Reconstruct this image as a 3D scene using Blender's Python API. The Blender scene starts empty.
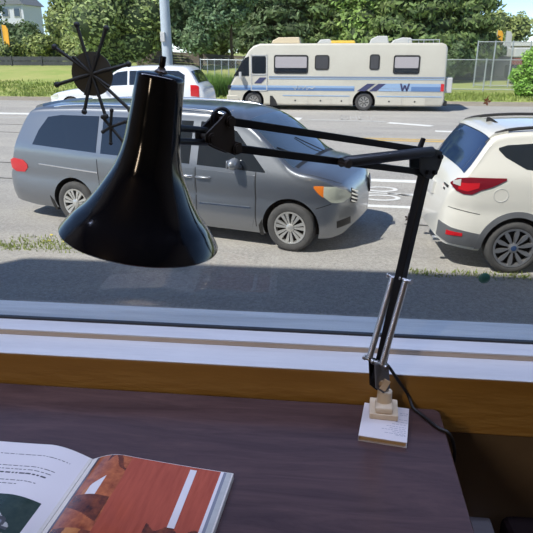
import bpy, bmesh, math, random
import numpy as np
from mathutils import Vector, Matrix, Quaternion
random.seed(7)
SC = bpy.context.scene
COL = SC.collection
PI = math.pi
R = math.radians
G = -1.21            # street level; z = 0 is the interior floor

# ------------------------------------------------------------------ materials
MATS = {}
def mat(name, col, rough=.5, metal=0., coat=0., spec=.5, var=None, scale=8., bump=0., bscale=40., detail=6., stretch=None, island=0., trans=0., alpha=None, emit=None):
    if name in MATS: return MATS[name]
    m = bpy.data.materials.new(name); m.use_nodes = True
    nt = m.node_tree; N = nt.nodes; L = nt.links
    b = N['Principled BSDF']
    b.inputs['Roughness'].default_value = rough
    b.inputs['Metallic'].default_value = metal
    b.inputs['Coat Weight'].default_value = coat
    b.inputs['Coat Roughness'].default_value = .04
    b.inputs['Specular IOR Level'].default_value = spec
    b.inputs['Base Color'].default_value = (*col, 1)
    tc = N.new('ShaderNodeTexCoord')
    vec = tc.outputs['Object']
    if stretch:
        mp = N.new('ShaderNodeMapping'); mp.inputs['Scale'].default_value = stretch
        L.new(vec, mp.inputs['Vector']); vec = mp.outputs['Vector']
    csock = None
    if var is not None:
        nz = N.new('ShaderNodeTexNoise'); nz.inputs['Scale'].default_value = scale; nz.inputs['Detail'].default_value = detail
        nz.inputs['Roughness'].default_value = .65
        L.new(vec, nz.inputs['Vector'])
        rp = N.new('ShaderNodeValToRGB')
        rp.color_ramp.elements[0].position = .32; rp.color_ramp.elements[1].position = .68
        rp.color_ramp.elements[0].color = (*col, 1); rp.color_ramp.elements[1].color = (*var, 1)
        L.new(nz.outputs['Fac'], rp.inputs['Fac']); csock = rp.outputs['Color']
    if island > 0:
        ge = N.new('ShaderNodeNewGeometry')
        hs = N.new('ShaderNodeHueSaturation')
        ma = N.new('ShaderNodeMapRange'); ma.inputs['To Min'].default_value = 1-island; ma.inputs['To Max'].default_value = 1+island
        L.new(ge.outputs['Random Per Island'], ma.inputs['Value'])
        L.new(ma.outputs['Result'], hs.inputs['Value'])
        if csock: L.new(csock, hs.inputs['Color'])
        else: hs.inputs['Color'].default_value = (*col, 1)
        csock = hs.outputs['Color']
    if csock: L.new(csock, b.inputs['Base Color'])
    if bump > 0:
        nb = N.new('ShaderNodeTexNoise'); nb.inputs['Scale'].default_value = bscale; nb.inputs['Detail'].default_value = 4
        L.new(vec, nb.inputs['Vector'])
        bp = N.new('ShaderNodeBump'); bp.inputs['Strength'].default_value = bump; bp.inputs['Distance'].default_value = .01
        L.new(nb.outputs['Fac'], bp.inputs['Height']); L.new(bp.outputs['Normal'], b.inputs['Normal'])
    if trans > 0:
        tr = N.new('ShaderNodeBsdfTranslucent'); mx = N.new('ShaderNodeMixShader'); mx.inputs[0].default_value = trans
        if csock: L.new(csock, tr.inputs['Color'])
        else: tr.inputs['Color'].default_value = (*col, 1)
        L.new(b.outputs[0], mx.inputs[1]); L.new(tr.outputs[0], mx.inputs[2])
        L.new(mx.outputs[0], N['Material Output'].inputs['Surface'])
    if emit: 
        b.inputs['Emission Color'].default_value = (*col, 1); b.inputs['Emission Strength'].default_value = emit
    MATS[name] = m
    return m

def glass_mat(name, tint=(1, 1, 1), ior=1.45, rough=0.0):
    m = bpy.data.materials.new(name); m.use_nodes = True
    nt = m.node_tree; N = nt.nodes; L = nt.links
    for n in list(N):
        if n.type != 'OUTPUT_MATERIAL': N.remove(n)
    t = N.new('ShaderNodeBsdfTransparent'); t.inputs['Color'].default_value = (*tint, 1)
    g = N.new('ShaderNodeBsdfGlossy'); g.inputs['Roughness'].default_value = rough
    f = N.new('ShaderNodeFresnel'); f.inputs['IOR'].default_value = ior
    ge = N.new('ShaderNodeNewGeometry'); mr = N.new('ShaderNodeMapRange')     # same reflectance entering and leaving the sheet
    mr.inputs['To Min'].default_value = ior; mr.inputs['To Max'].default_value = 1/ior
    L.new(ge.outputs['Backfacing'], mr.inputs['Value']); L.new(mr.outputs['Result'], f.inputs['IOR'])
    mx = N.new('ShaderNodeMixShader')
    L.new(f.outputs[0], mx.inputs[0]); L.new(t.outputs[0], mx.inputs[1]); L.new(g.outputs[0], mx.inputs[2])
    L.new(mx.outputs[0], N['Material Output'].inputs['Surface'])
    return m

def wood_mat(name, dark, light, stretch=(1, 12, 12), rough=.35, plank=0.):
    m = bpy.data.materials.new(name); m.use_nodes = True
    nt = m.node_tree; N = nt.nodes; L = nt.links; b = N['Principled BSDF']
    tc = N.new('ShaderNodeTexCoord'); mp = N.new('ShaderNodeMapping'); mp.inputs['Scale'].default_value = stretch
    L.new(tc.outputs['Object'], mp.inputs['Vector'])
    n1 = N.new('ShaderNodeTexNoise'); n1.inputs['Scale'].default_value = 3.2; n1.inputs['Detail'].default_value = 9; n1.inputs['Roughness'].default_value = .7; n1.inputs['Distortion'].default_value = .6
    L.new(mp.outputs[0], n1.inputs['Vector'])
    rp = N.new('ShaderNodeValToRGB'); rp.color_ramp.elements[0].position = .3; rp.color_ramp.elements[1].position = .72
    rp.color_ramp.elements[0].color = (*dark, 1); rp.color_ramp.elements[1].color = (*light, 1)
    L.new(n1.outputs['Fac'], rp.inputs['Fac']); L.new(rp.outputs[0], b.inputs['Base Color'])
    b.inputs['Roughness'].default_value = rough
    bp = N.new('ShaderNodeBump'); bp.inputs['Strength'].default_value = .12; bp.inputs['Distance'].default_value = .004
    L.new(n1.outputs['Fac'], bp.inputs['Height']); L.new(bp.outputs[0], b.inputs['Normal'])
    return m

# ------------------------------------------------------------------ mesh builder
class M:
    def __init__(s): s.v = []; s.f = []; s.m = []
    def add(s, vs, fs, mi=0):
        o = len(s.v); s.v += [tuple(p) for p in vs]
        s.f += [tuple(o+i for i in f) for f in fs]; s.m += [mi]*len(fs)
        return s
    def box(s, c, d, rot=None, mi=0):
        hx, hy, hz = d[0]/2, d[1]/2, d[2]/2
        vs = [Vector((x, y, z)) for x in (-hx, hx) for y in (-hy, hy) for z in (-hz, hz)]
        if rot is not None: vs = [rot @ p for p in vs]
        vs = [p + Vector(c) for p in vs]
        return s.add(vs, [(0, 1, 3, 2), (4, 6, 7, 5), (0, 4, 5, 1), (2, 3, 7, 6), (0, 2, 6, 4), (1, 5, 7, 3)], mi)
    def tube(s, pts, rad, seg=10, mi=0, cap=True):
        pts = [Vector(p) for p in pts]; n = len(pts)
        rs = rad if isinstance(rad, (list, tuple)) else [rad]*n
        t0 = (pts[1]-pts[0]).normalized()
        up = Vector((0, 0, 1)) if abs(t0.z) < .9 else Vector((1, 0, 0))
        nrm = t0.cross(up).normalized(); vs = []
        for i, p in enumerate(pts):
            t = (pts[min(i+1, n-1)]-pts[max(i-1, 0)]).normalized()
            nrm = (nrm - t*nrm.dot(t)).normalized(); bn = t.cross(nrm)
            for k in range(seg):
                a = 2*PI*k/seg; vs.append(p + (nrm*math.cos(a)+bn*math.sin(a))*rs[i])
        fs = [(i*seg+k, i*seg+(k+1) % seg, (i+1)*seg+(k+1) % seg, (i+1)*seg+k) for i in range(n-1) for k in range(seg)]
        if cap: fs += [tuple(range(seg-1, -1, -1)), tuple((n-1)*seg+k for k in range(seg))]
        return s.add(vs, fs, mi)
    def lathe(s, prof, seg=32, mtx=None, mi=0, cap=False):
        n = len(prof); vs = []
        for r, z in prof:
            for k in range(seg):
                a = 2*PI*k/seg; p = Vector((r*math.cos(a), r*math.sin(a), z)); vs.append(mtx @ p if mtx else p)
        fs = [(i*seg+k, i*seg+(k+1) % seg, (i+1)*seg+(k+1) % seg, (i+1)*seg+k) for i in range(n-1) for k in range(seg)]
        if cap: fs += [tuple(range(seg-1, -1, -1)), tuple((n-1)*seg+k for k in range(seg))]
        return s.add(vs, fs, mi)
    def prism(s, poly, fn, t0, t1, mi=0):
        """poly in 2-D, fn(u, v, t) -> point, between the two offsets"""
        n = len(poly); vs = [fn(u, v, t0) for u, v in poly]+[fn(u, v, t1) for u, v in poly]
        fs = [tuple(range(n-1, -1, -1)), tuple(range(n, 2*n))]+[(i, (i+1) % n, n+(i+1) % n, n+i) for i in range(n)]
        return s.add(vs, fs, mi)
    def ball(s, c, r, seg=12, rings=8, mi=0, mtx=None):
        r = r if isinstance(r, (tuple, list)) else (r, r, r)
        vs = []; fs = []
        for i in range(rings+1):
            th = PI*i/rings
            for k in range(seg):
                a = 2*PI*k/seg
                p = Vector((r[0]*math.sin(th)*math.cos(a), r[1]*math.sin(th)*math.sin(a), r[2]*math.cos(th)))
                if mtx: p = mtx @ p
                vs.append(p+Vector(c))
        for i in range(rings):
            for k in range(seg):
                fs.append((i*seg+k, (i+1)*seg+k, (i+1)*seg+(k+1) % seg, i*seg+(k+1) % seg))
        return s.add(vs, fs, mi)
    def build(s, name, mats, parent=None, smooth=35, bevel=0., loc=None, bseg=2):
        me = bpy.data.meshes.new(name)
        me.from_pydata([tuple(v) for v in s.v], [], s.f)
        mats = mats if isinstance(mats, (list, tuple)) else [mats]
        for m in mats: me.materials.append(m)
        if len(mats) > 1: me.polygons.foreach_set('material_index', s.m)
        bm = bmesh.new(); bm.from_mesh(me)
        bmesh.ops.remove_doubles(bm, verts=bm.verts, dist=1e-6)
        bmesh.ops.recalc_face_normals(bm, faces=bm.faces)
        bm.to_mesh(me); bm.free()
        if smooth:
            me.polygons.foreach_set('use_smooth', [True]*len(me.polygons))
            me.set_sharp_from_angle(angle=R(smooth))
        o = bpy.data.objects.new(name, me); COL.objects.link(o)
        if bevel:
            bv = o.modifiers.new('bevel', 'BEVEL'); bv.width = bevel; bv.segments = bseg; bv.limit_method = 'ANGLE'; bv.angle_limit = R(40)
        if parent is not None: o.parent = parent
        if loc is not None: o.location = loc
        return o

def tag(o, label=None, cat=None, group=None, kind=None):
    if label: o['label'] = label
    if cat: o['category'] = cat
    if group: o['group'] = group
    if kind: o['kind'] = kind
    return o
def thing(name, label, cat, loc=(0, 0, 0), rz=0., group=None):
    o = bpy.data.objects.new(name, None); COL.objects.link(o); o.empty_display_size = .1
    o.location = loc; o.rotation_euler = (0, 0, rz)
    return tag(o, label, cat, group)
def struct(name, m, mt, smooth=0, bevel=0.):
    return tag(m.build(name, mt, smooth=smooth, bevel=bevel), kind='structure')
def lerp(pts, x):
    if x <= pts[0][0]: return pts[0][1]
    for (a, b), (c, d) in zip(pts, pts[1:]):
        if x <= c: return b+(d-b)*(x-a)/(c-a) if c > a else d
    return pts[-1][1]
def curve(pts):
    """smooth monotone interpolation through the points"""
    xs = [p[0] for p in pts]; ys = [p[1] for p in pts]; n = len(xs)
    d = [(ys[i+1]-ys[i])/(xs[i+1]-xs[i]) for i in range(n-1)]
    t = [d[0]]+[0 if d[i-1]*d[i] <= 0 else 2*d[i-1]*d[i]/(d[i-1]+d[i]) for i in range(1, n-1)]+[d[-1]]
    def f(x):
        if x <= xs[0]: return ys[0]
        if x >= xs[-1]: return ys[-1]
        i = max(k for k in range(n-1) if xs[k] <= x)
        h = xs[i+1]-xs[i]; u = (x-xs[i])/h
        return ((2*u**3-3*u*u+1)*ys[i]+(u**3-2*u*u+u)*h*t[i]+(-2*u**3+3*u*u)*ys[i+1]+(u**3-u*u)*h*t[i+1])
    return f

# ------------------------------------------------------------------ camera, light, view
cam = bpy.data.cameras.new('camera'); co = bpy.data.objects.new('camera', cam); COL.objects.link(co)
cam.sensor_width = 36; cam.lens = 36*590/533; cam.clip_start = .02; cam.clip_end = 500
co.location = (0, 0, 1.43); co.rotation_euler = (R(90-20.5), 0, R(6.2)); SC.camera = co
EL, AZ = R(52), R(44)
trav = Vector((math.cos(AZ)*math.cos(EL), math.sin(AZ)*math.cos(EL), -math.sin(EL)))
sl = bpy.data.lights.new('sun', 'SUN'); sl.energy = 5.0; sl.angle = R(.6); sl.color = (1, .955, .88)
so = bpy.data.objects.new('sun', sl); COL.objects.link(so); so.rotation_euler = trav.to_track_quat('-Z', 'Y').to_euler(); so.location = (-20, -20, 40)
wd = bpy.data.worlds.new('sky'); SC.world = wd; wd.use_nodes = True
nt = wd.node_tree; bg = nt.nodes['Background']
sk = nt.nodes.new('ShaderNodeTexSky'); sk.sky_type = 'NISHITA'; sk.sun_disc = False
sk.sun_elevation = EL; sk.sun_rotation = math.atan2(-trav.x, -trav.y); sk.air_density = .8; sk.dust_density = .1; sk.ozone_density = 2.0; sk.altitude = 3500
nt.links.new(sk.outputs[0], bg.inputs['Color']); bg.inputs['Strength'].default_value = .19
SC.view_settings.view_transform = 'Standard'; SC.view_settings.look = 'None'; SC.view_settings.gamma = 1
SC.view_settings.use_curve_mapping = False
SC.view_settings.exposure = .25
SC.cycles.use_denoising = True
SC.cycles.max_bounces = 10; SC.cycles.transparent_max_bounces = 16
SC.cycles.sample_clamp_indirect = 6

def lamp_area(name, loc, size, energy, col, target):
    l = bpy.data.lights.new(name, 'AREA'); l.shape = 'RECTANGLE'; l.size, l.size_y = size; l.energy = energy; l.color = col
    o = bpy.data.objects.new(name, l); COL.objects.link(o); o.location = loc
    o.rotation_euler = (Vector(target)-Vector(loc)).to_track_quat('-Z', 'Y').to_euler(); return o
lamp_area('cool_fill_light', (-.2, .93, 2.9), (3.4, .22), 50, (.58, .68, 1.0), (-.2, .90, 0))  # added cool fill near the window head, brightens sill and table
lamp_area('warm_fill_light', (-1.5, -1.9, 2.3), (.12, .9), 17, (1.0, .78, .56), (.2, 1.06, .8))  # added warm fill behind the camera, aimed at the window wall

# ------------------------------------------------------------------ shared materials
m_white_paint = mat('white_sill_paint', (.62, .62, .62), .45, var=(.52, .52, .53), scale=6, bump=.15, bscale=25, stretch=(.5, 4, 4))
m_mustard = mat('mustard_wall_paint', (.42, .235, .055), .5, var=(.36, .195, .045), scale=5, bump=.25, bscale=18, stretch=(.6, 3, 3))
m_room = mat('room_plaster', (.30, .24, .17), .8, var=(.27, .215, .15), scale=3)
m_lowwall = mat('brown_lower_wall', (.20, .145, .09), .7, var=(.16, .115, .07), scale=4)
m_floor = wood_mat('interior_floorboards', (.06, .035, .02), (.13, .08, .045))
m_black = mat('black_enamel', (.002, .0025, .004), .10, coat=.0, spec=.35)
m_blackm = mat('black_satin_metal', (.004, .004, .005), .4, spec=.25)
m_darkgrey = mat('dark_grey_metal', (.035, .038, .042), .42, metal=.4, spec=.3); m_plate = mat('dull_grey_plate', (.16, .165, .175), .5, metal=.3)
m_brown = mat('brown_black_plate', (.03, .022, .016), .45, metal=.3)
m_chrome = mat('spring_steel', (.50, .49, .47), .36, metal=1.)
m_brass = mat('aged_brass', (.55, .40, .24), .5, metal=.3)
m_cream = mat('cream_enamel', (.78, .66, .48), .45, var=(.70, .57, .40), scale=30)
m_cord = mat('black_cord_rubber', (.01, .01, .011), .5)
m_rubber = mat('tyre_rubber', (.05, .05, .052), .85, var=(.075, .073, .07), scale=12)
m_alloy = mat('silver_alloy', (.62, .61, .58), .35, metal=.7)
m_alloyd = mat('grey_alloy', (.42, .42, .43), .38, metal=.8)
m_well = mat('wheel_well_black', (.008, .008, .008), .9)
m_carglass = mat('tinted_car_glass', (.012, .016, .022), .03, spec=.9, coat=.5)
m_wsglass = mat('windshield_glass', (.05, .075, .11), .03, spec=1., coat=1.)
m_plastic = mat('black_plastic', (.02, .02, .021), .5)
m_cladd = mat('grey_cladding', (.13, .135, .145), .55)
m_red = mat('red_lens', (.62, .012, .02), .12, coat=1.)
m_darkred = mat('dark_red_lens', (.20, .005, .014), .1, coat=1.)
m_amber = mat('amber_lens', (.85, .22, .02), .15, coat=1.)
m_lens = mat('clear_headlight_lens', (.62, .64, .52), .12, coat=1.)
m_chrometrim = mat('chrome_trim', (.85, .86, .88), .12, metal=1.)
m_vanpaint = mat('grey_van_paint', (.26, .275, .30), .40, metal=.85, coat=1.); m_vanpaint.node_tree.nodes['Principled BSDF'].inputs['Coat Roughness'].default_value = .12
m_whitecar = mat('white_car_paint', (.74, .72, .65), .3, coat=1.)
m_whitevan = mat('white_van_paint', (.85, .86, .87), .3, coat=1.)
m_rv = mat('cream_motorhome_gelcoat', (.60, .575, .49), .35, var=(.56, .53, .45), scale=1.2)
m_blue1 = mat('light_blue_stripe', (.30, .43, .62), .4)
m_blue2 = mat('mid_blue_stripe', (.12, .22, .42), .4)
m_navy = mat('navy_stripe', (.055, .06, .14), .4)
m_pale = mat('pale_grey_plastic', (.55, .55, .53), .5)
m_yellowpl = mat('yellow_plastic', (.85, .55, .08), .5)
m_wire = mat('galvanised_wire', (.42, .45, .46), .5, metal=.4)
m_bark = mat('bark', (.10, .075, .05), .9, var=(.055, .04, .028), scale=9)

# ------------------------------------------------------------------ outdoor ground
def ss(t): t = max(0., min(1., t)); return t*t*(3-2*t)
def ground_z(x, y):
    left = ss((2.5-x)/8.)
    return G+left*1.22*ss((y-32.5)/12.5)+(1-left)*.25*ss((y-36)/14.)
def asphalt_mat():
    m = bpy.data.materials.new('pale_asphalt'); m.use_nodes = True  # one pale speckled asphalt for the whole street
    N = m.node_tree.nodes; L = m.node_tree.links; b = N['Principled BSDF']; b.inputs['Roughness'].default_value = .85
    tc = N.new('ShaderNodeTexCoord')
    n1 = N.new('ShaderNodeTexNoise'); n1.inputs['Scale'].default_value = 26; n1.inputs['Detail'].default_value = 8; n1.inputs['Roughness'].default_value = .95
    n2 = N.new('ShaderNodeTexNoise'); n2.inputs['Scale'].default_value = .7; n2.inputs['Detail'].default_value = 6
    mp = N.new('ShaderNodeMapping'); mp.inputs['Scale'].default_value = (.35, 1.6, 1); mp.inputs['Rotation'].default_value = (0, 0, R(4))
    L.new(tc.outputs['Object'], n1.inputs['Vector']); L.new(tc.outputs['Object'], mp.inputs[0]); L.new(mp.outputs[0], n2.inputs['Vector'])
    r1 = N.new('ShaderNodeValToRGB'); r1.color_ramp.elements[0].position = .36; r1.color_ramp.elements[1].position = .66
    r1.color_ramp.elements[0].color = (.205, .197, .187, 1); r1.color_ramp.elements[1].color = (.60, .575, .535, 1)
    r2 = N.new('ShaderNodeValToRGB'); r2.color_ramp.elements[0].position = .3; r2.color_ramp.elements[1].position = .7
    r2.color_ramp.elements[0].color = (.88, .88, .88, 1); r2.color_ramp.elements[1].color = (1.12, 1.1, 1.06, 1)
    mx = N.new('ShaderNodeMixRGB'); mx.blend_type = 'MULTIPLY'; mx.inputs[0].default_value = 1
    L.new(n1.outputs['Fac'], r1.inputs[0]); L.new(n2.outputs['Fac'], r2.inputs[0]); L.new(r1.outputs[0], mx.inputs[1]); L.new(r2.outputs[0], mx.inputs[2])
    L.new(mx.outputs[0], b.inputs['Base Color'])
    bp = N.new('ShaderNodeBump'); bp.inputs['Strength'].default_value = .8; bp.inputs['Distance'].default_value = .02
    L.new(n1.outputs['Fac'], bp.inputs['Height']); L.new(bp.outputs[0], b.inputs['Normal'])
    return m
m_asphalt = asphalt_mat()
m_grass = mat('grass_ground', (.24, .33, .075), .9, var=(.40, .39, .14), scale=.9, bump=.6, bscale=6, stretch=(.5, 1, 1))
m_grassR = mat('grass_blades', (.30, .37, .10), .7, island=.3, trans=.3)
m_gravel = mat('gravel_verge', (.36, .31, .25), .9, var=(.24, .21, .16), scale=3, bump=.5, bscale=25)
m_paintw = mat('white_road_paint', (.80, .80, .78), .7, var=(.66, .655, .63), scale=9)
m_painty = mat('yellow_road_paint', (.72, .46, .10), .7, var=(.56, .38, .12), scale=9)
m_faded = mat('faded_road_paint', (.50, .49, .47), .75, var=(.36, .35, .335), scale=5)

def sheet(name, x0, x1, y0f, y1f, mt, nx=60, ny=8, dz=0.):
    g = M(); vs = []; fs = []
    for i in range(nx+1):
        x = x0+(x1-x0)*i/nx
        for j in range(ny+1):
            y = y0f(x)+(y1f(x)-y0f(x))*j/ny
            vs.append((x, y, ground_z(x, y)+dz))
    for i in range(nx):
        for j in range(ny):
            a = i*(ny+1)+j; fs.append((a, a+ny+1, a+ny+2, a+1))
    g.add(vs, fs); return struct(name, g, mt, smooth=60)
slope = -.045
sheet('ground_street', -40, 40, lambda x: 1.34, lambda x: 29.6+slope*x*.6, m_asphalt, 40, 10)
sheet('ground_verge', -60, 60, lambda x: 29.6+slope*x*.6, lambda x: 32.0+slope*x*.6, m_gravel, 40, 3)
sheet('ground_lawn', -90, 90, lambda x: 32.0+slope*x*.6, lambda x: 140, m_grass, 90, 60)
def stripe(name, p0, p1, w, mt):
    p0 = Vector((*p0, 0)); p1 = Vector((*p1, 0)); d = (p1-p0).normalized(); n = Vector((-d.y, d.x, 0))*w/2
    z0, z1 = G+.003, G+.008
    g = M(); q = [p0-n, p1-n, p1+n, p0+n]
    g.prism([(p.x, p.y) for p in q], lambda u, v, t: (u, v, t), z0, z1)
    return struct(name, g, mt)
stripe('road_marking_edge_line', (-30, 24.6), (-7, 23.7), .55, m_paintw)
stripe('road_marking_lane_line', (-30, 23.1), (-7.5, 22.4), .22, m_faded)
stripe('road_marking_dash', (-2.75, 23.35), (-1.2, 23.2), 1.0, m_paintw)
stripe('road_marking_dash', (-.9, 23.1), (2.0, 22.75), .3, m_faded)
stripe('road_marking_dash', (2.05, 22.45), (3.5, 21.65), .34, m_paintw)
stripe('road_marking_dash', (3.4, 20.3), (8.5, 19.6), .3, m_paintw)
stripe('road_marking_centre_line', (-3.2, 18.45), (12, 17.25), .16, m_painty)
stripe('road_marking_centre_line', (-3.2, 18.8), (12, 17.6), .12, m_painty)
stripe('road_marking_bike_line', (-1.6, 12.55), (9, 11.85), .26, m_paintw)
stripe('road_marking_bike_line', (-1.2, 10.35), (9, 9.75), .16, m_paintw)
def ring(cx, cy, rx, ry, w, seg=28):
    vs = []; fs = []
    for k in range(seg):
        a = 2*PI*k/seg; c, s_ = math.cos(a), math.sin(a)
        for e in (0, w):
            vs += [(cx+(rx-e)*c, cy+(ry-e)*s_, G+.009)]
    fs = [(2*k, 2*((k+1) % seg), 2*((k+1) % seg)+1, 2*k+1) for k in range(seg)]
    return vs, fs
g = M()
g.add(*ring(1.0, 11.55, .33, .23, .09)); g.add(*ring(.95, 10.85, .36, .24, .09))
for a, b_, w in [((1.3, 11.1), (2.05, 11.25), .12), ((1.1, 11.2), (1.8, 11.0), .09), ((1.7, 11.32), (2.4, 11.02), .08), ((.75, 11.22), (1.35, 11.2), .08), ((1.75, 11.0), (2.3, 10.88), .07)]:
    p0, p1 = Vector((*a, 0)), Vector((*b_, 0)); d = (p1-p0).normalized(); n = Vector((-d.y, d.x, 0))*w/2
    g.add([(*(p).xy, G+.009) for p in (p0-n, p1-n, p1+n, p0+n)], [(0, 1, 2, 3)])
struct('road_marking_bicycle', g, m_paintw)
g = M(); letters = {'O': [(0, 0, .1, 1), (.5, 0, .6, 1), (0, 0, .6, .2), (0, .8, .6, 1)], 'N': [(0, 0, .12, 1), (.48, 0, .6, 1), (.2, .3, .4, .7)], 'L': [(0, 0, .12, 1), (0, 0, .6, .2)], 'Y': [(0, .5, .12, 1), (.48, .5, .6, 1), (.24, 0, .36, .6)]}
for i, ch in enumerate('ONLY'):
    for a in letters[ch]:
        x0, x1 = .35+i*.34+a[0]*.45, .35+i*.34+a[2]*.45; y0, y1 = 23.3+a[1]*1.3, 23.3+a[3]*1.3
        g.add([(x0, y0, G+.006), (x1, y0, G+.006), (x1, y1, G+.006), (x0, y1, G+.006)], [(0, 1, 2, 3)])
struct('road_marking_word', g, m_faded)
m_tar = mat('tar_crack', (.09, .088, .085), .8)
for p0, p1 in (((-12.5, 18.75), (-6.5, 18.2)), ((-10.2, 13.7), (-5.2, 13.25)), ((-9.8, 12.0), (-5.0, 11.6)), ((1.2, 9.15), (2.6, 8.95)), ((-13, 20.6), (-7, 20.3))): stripe('road_crack', p0, p1, .05, m_tar)
# weeds along the near edge of the road
def blades(name, spots, mt, label, cat, h=(.015, .06), w=.010):
    g = M()
    for (x, y, rr, n) in spots:
        for _ in range(n):
            a = random.random()*2*PI; q = rr*math.sqrt(random.random())
            px, py = x+q*math.cos(a)*1.6, y+q*math.sin(a)*.6; hh = random.uniform(*h); th = random.random()*PI
            dx, dy = math.cos(th)*w*random.uniform(.5, 1.4), math.sin(th)*w; lx, ly = random.uniform(-.5, .5)*hh, random.uniform(-.5, .5)*hh
            z = ground_z(px, py)
            g.add([(px-dx, py-dy, z), (px+dx, py+dy, z), (px+lx, py+ly, z+hh)], [(0, 1, 2)])
    o = g.build(name, mt, smooth=0); return tag(o, label, cat, kind='stuff')
m_weed = mat('weed_blades', (.30, .36, .10), .7, island=.4, trans=.3)
sp = [(-4.6+random.uniform(0, 1.5), 7.45+random.uniform(-.12, .25), .22, 45) for _ in range(14)]
sp += [(-4.1, 7.75, .35, 120)]
sp += [(random.uniform(1.0, 2.9), 6.98+random.uniform(-.08, .10), .14, 12) for _ in range(30)]
blades('roadside_weeds', sp, m_weed, 'thin dry green weeds along the near asphalt edge', 'weeds')
g = M()
for _ in range(46):
    x, y = random.uniform(-4.1, -2.2), random.uniform(7.5, 8.5); th = random.random()*6; s_ = random.uniform(.012, .03)
    g.add([(x+s_*math.cos(th+k*PI/2), y+s_*math.sin(th+k*PI/2), G+.014+.01*random.random()) for k in range(4)], [(0, 1, 2, 3)])
tag(g.build('yellow_petals', mat('yellow_petal', (.80, .68, .05), .7), smooth=0), 'scattered yellow petals on asphalt behind the grey minivan', 'petals', kind='stuff')
sp = []
for _ in range(1500):
    x = random.uniform(-26, 16); sp.append((x, random.uniform(32.2, 37.5)+slope*x*.6, .5, 12))
blades('lawn_grass', sp, m_grassR, 'bright green rough grass on the verge across the street', 'grass', h=(.06, .20), w=.04)
sp = [(random.uniform(-8.6, -5.4), random.uniform(33.2, 35.6), .4, 60) for _ in range(60)]
blades('tall_grass', sp, mat('tall_grass_blades', (.19, .33, .07), .7, island=.35, trans=.3), 'tall uncut grass around the wire fence left of the motorhome', 'grass', h=(.5, 1.15), w=.035)

# ------------------------------------------------------------------ building shell
XL, XR, YB = -2.3, 2.3, -2.6
WY = 1.043           # face of the board below the sill
g = M().box(((XL+XR)/2, (YB+1.08)/2, -.05), (XR-XL+.4, 1.08-YB+.2, .1)); struct('floor', g, m_floor)
g = M().box(((XL+XR)/2, (YB+1.2)/2, 3.05), (XR-XL+.4, 1.2-YB+.2, .1)); struct('ceiling', g, m_room)
g = M().box((XL-.05, (YB+1.15)/2, 1.5), (.1, 1.15-YB, 3.0)); struct('wall_left', g, m_room)
g = M().box((XR+.05, (YB+1.15)/2, 1.5), (.1, 1.15-YB, 3.0)); struct('wall_right', g, m_room)
g = M().box(((XL+XR)/2, YB-.05, 1.5), (XR-XL+.2, .1, 3.0)); struct('wall_back', g, m_room)
g = M().box((0, 1.14, .34), (XR-XL, .16, .68)); struct('wall_front', g, m_lowwall)
g = M().box((0, 1.17, 2.8), (XR-XL, .18, .4)); struct('wall_header', g, m_room)
# exterior of the building: facade above and beside the window
FT, FX0, FX1 = 9.35, -9.9, 14.
g = M()
g.box(((FX0+FX1)/2, 1.2, (3.0+FT)/2), (FX1-FX0, .16, FT-3.0))
g.box(((FX0+XL)/2, 1.2, (G+3.0)/2), (XL-FX0, .16, 3.0-G))
g.box(((FX1+XR)/2, 1.2, (G+3.0)/2), (FX1-XR, .16, 3.0-G))
g.box(((XL+XR)/2, 1.245, (G+.72)/2), (XR-XL, .05, .72-G))
g.box((FX0+.08, -2.6, (G+FT)/2), (.16, 7.4, FT-G))
g.box(((FX0+FX1)/2, -2.6, FT-.06), (FX1-FX0, 7.4, .12))
struct('wall_facade', g, mat('facade_stucco', (.52, .47, .40), .9, var=(.47, .42, .36), scale=2, bump=.3))
# board, sill, frame, glass
g = M().box((0, WY+.02, .755), (XR-XL, .04, .128)); struct('trim_1', g, m_mustard, bevel=.004)
g = M().box((0, 1.1035, .8205), (XR-XL, .127, .003)); struct('trim_2', g, m_white_paint, bevel=.001)
w1 = bpy.data.objects.new('window_1', None); COL.objects.link(w1); w1.location = (0, 1.19, .815); tag(w1, kind='structure')
def wpart(name, m, mt, bevel=0.):
    o = m.build(name, mt, smooth=0, bevel=bevel); o.parent = w1; o.matrix_parent_inverse = Matrix.Translation((0, -1.19, -.815)); return o
g = M().box((0, 1.146, .827), (XR-XL, .050, .012)); wpart('inner_ledge', g, mat('shaded_white_riser', (.60, .50, .40), .5, var=(.52, .43, .34), scale=7), .003)  # white riser, its warm indoor shading put into the tan colour
g = M().box((0, 1.1465, .8345), (XR-XL, .053, .003)); wpart('inner_ledge_cap', g, m_white_paint)
g = M()
g.box((XL+.05, 1.176, 1.72), (.1, .07, 1.765)); g.box((XR-.05, 1.176, 1.72), (.1, .07, 1.765)); g.box((0, 1.176, 2.6), (XR-XL, .07, .06))
wpart('window_frame', g, m_white_paint, .004)
m_concrete = mat('weathered_ledge', (.86, .90, .92), .85, var=(.58, .62, .64), scale=6, bump=.4, bscale=30, stretch=(.25, 3, 3))
g = M().box((0, 1.2285, .785), (XR-XL, .095, .1)); wpart('outer_ledge', g, m_concrete, .004)
g = M().box((0, 1.175, .838), (XR-XL-.2, .010, .006)); wpart('gasket', g, m_plastic)
m_pane = glass_mat('window_glass', (.965, .975, .975))
g = M().box((0, 1.176, 1.715), (XR-XL-.2, .004, 1.745)); wpart('pane', g, m_pane)

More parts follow.
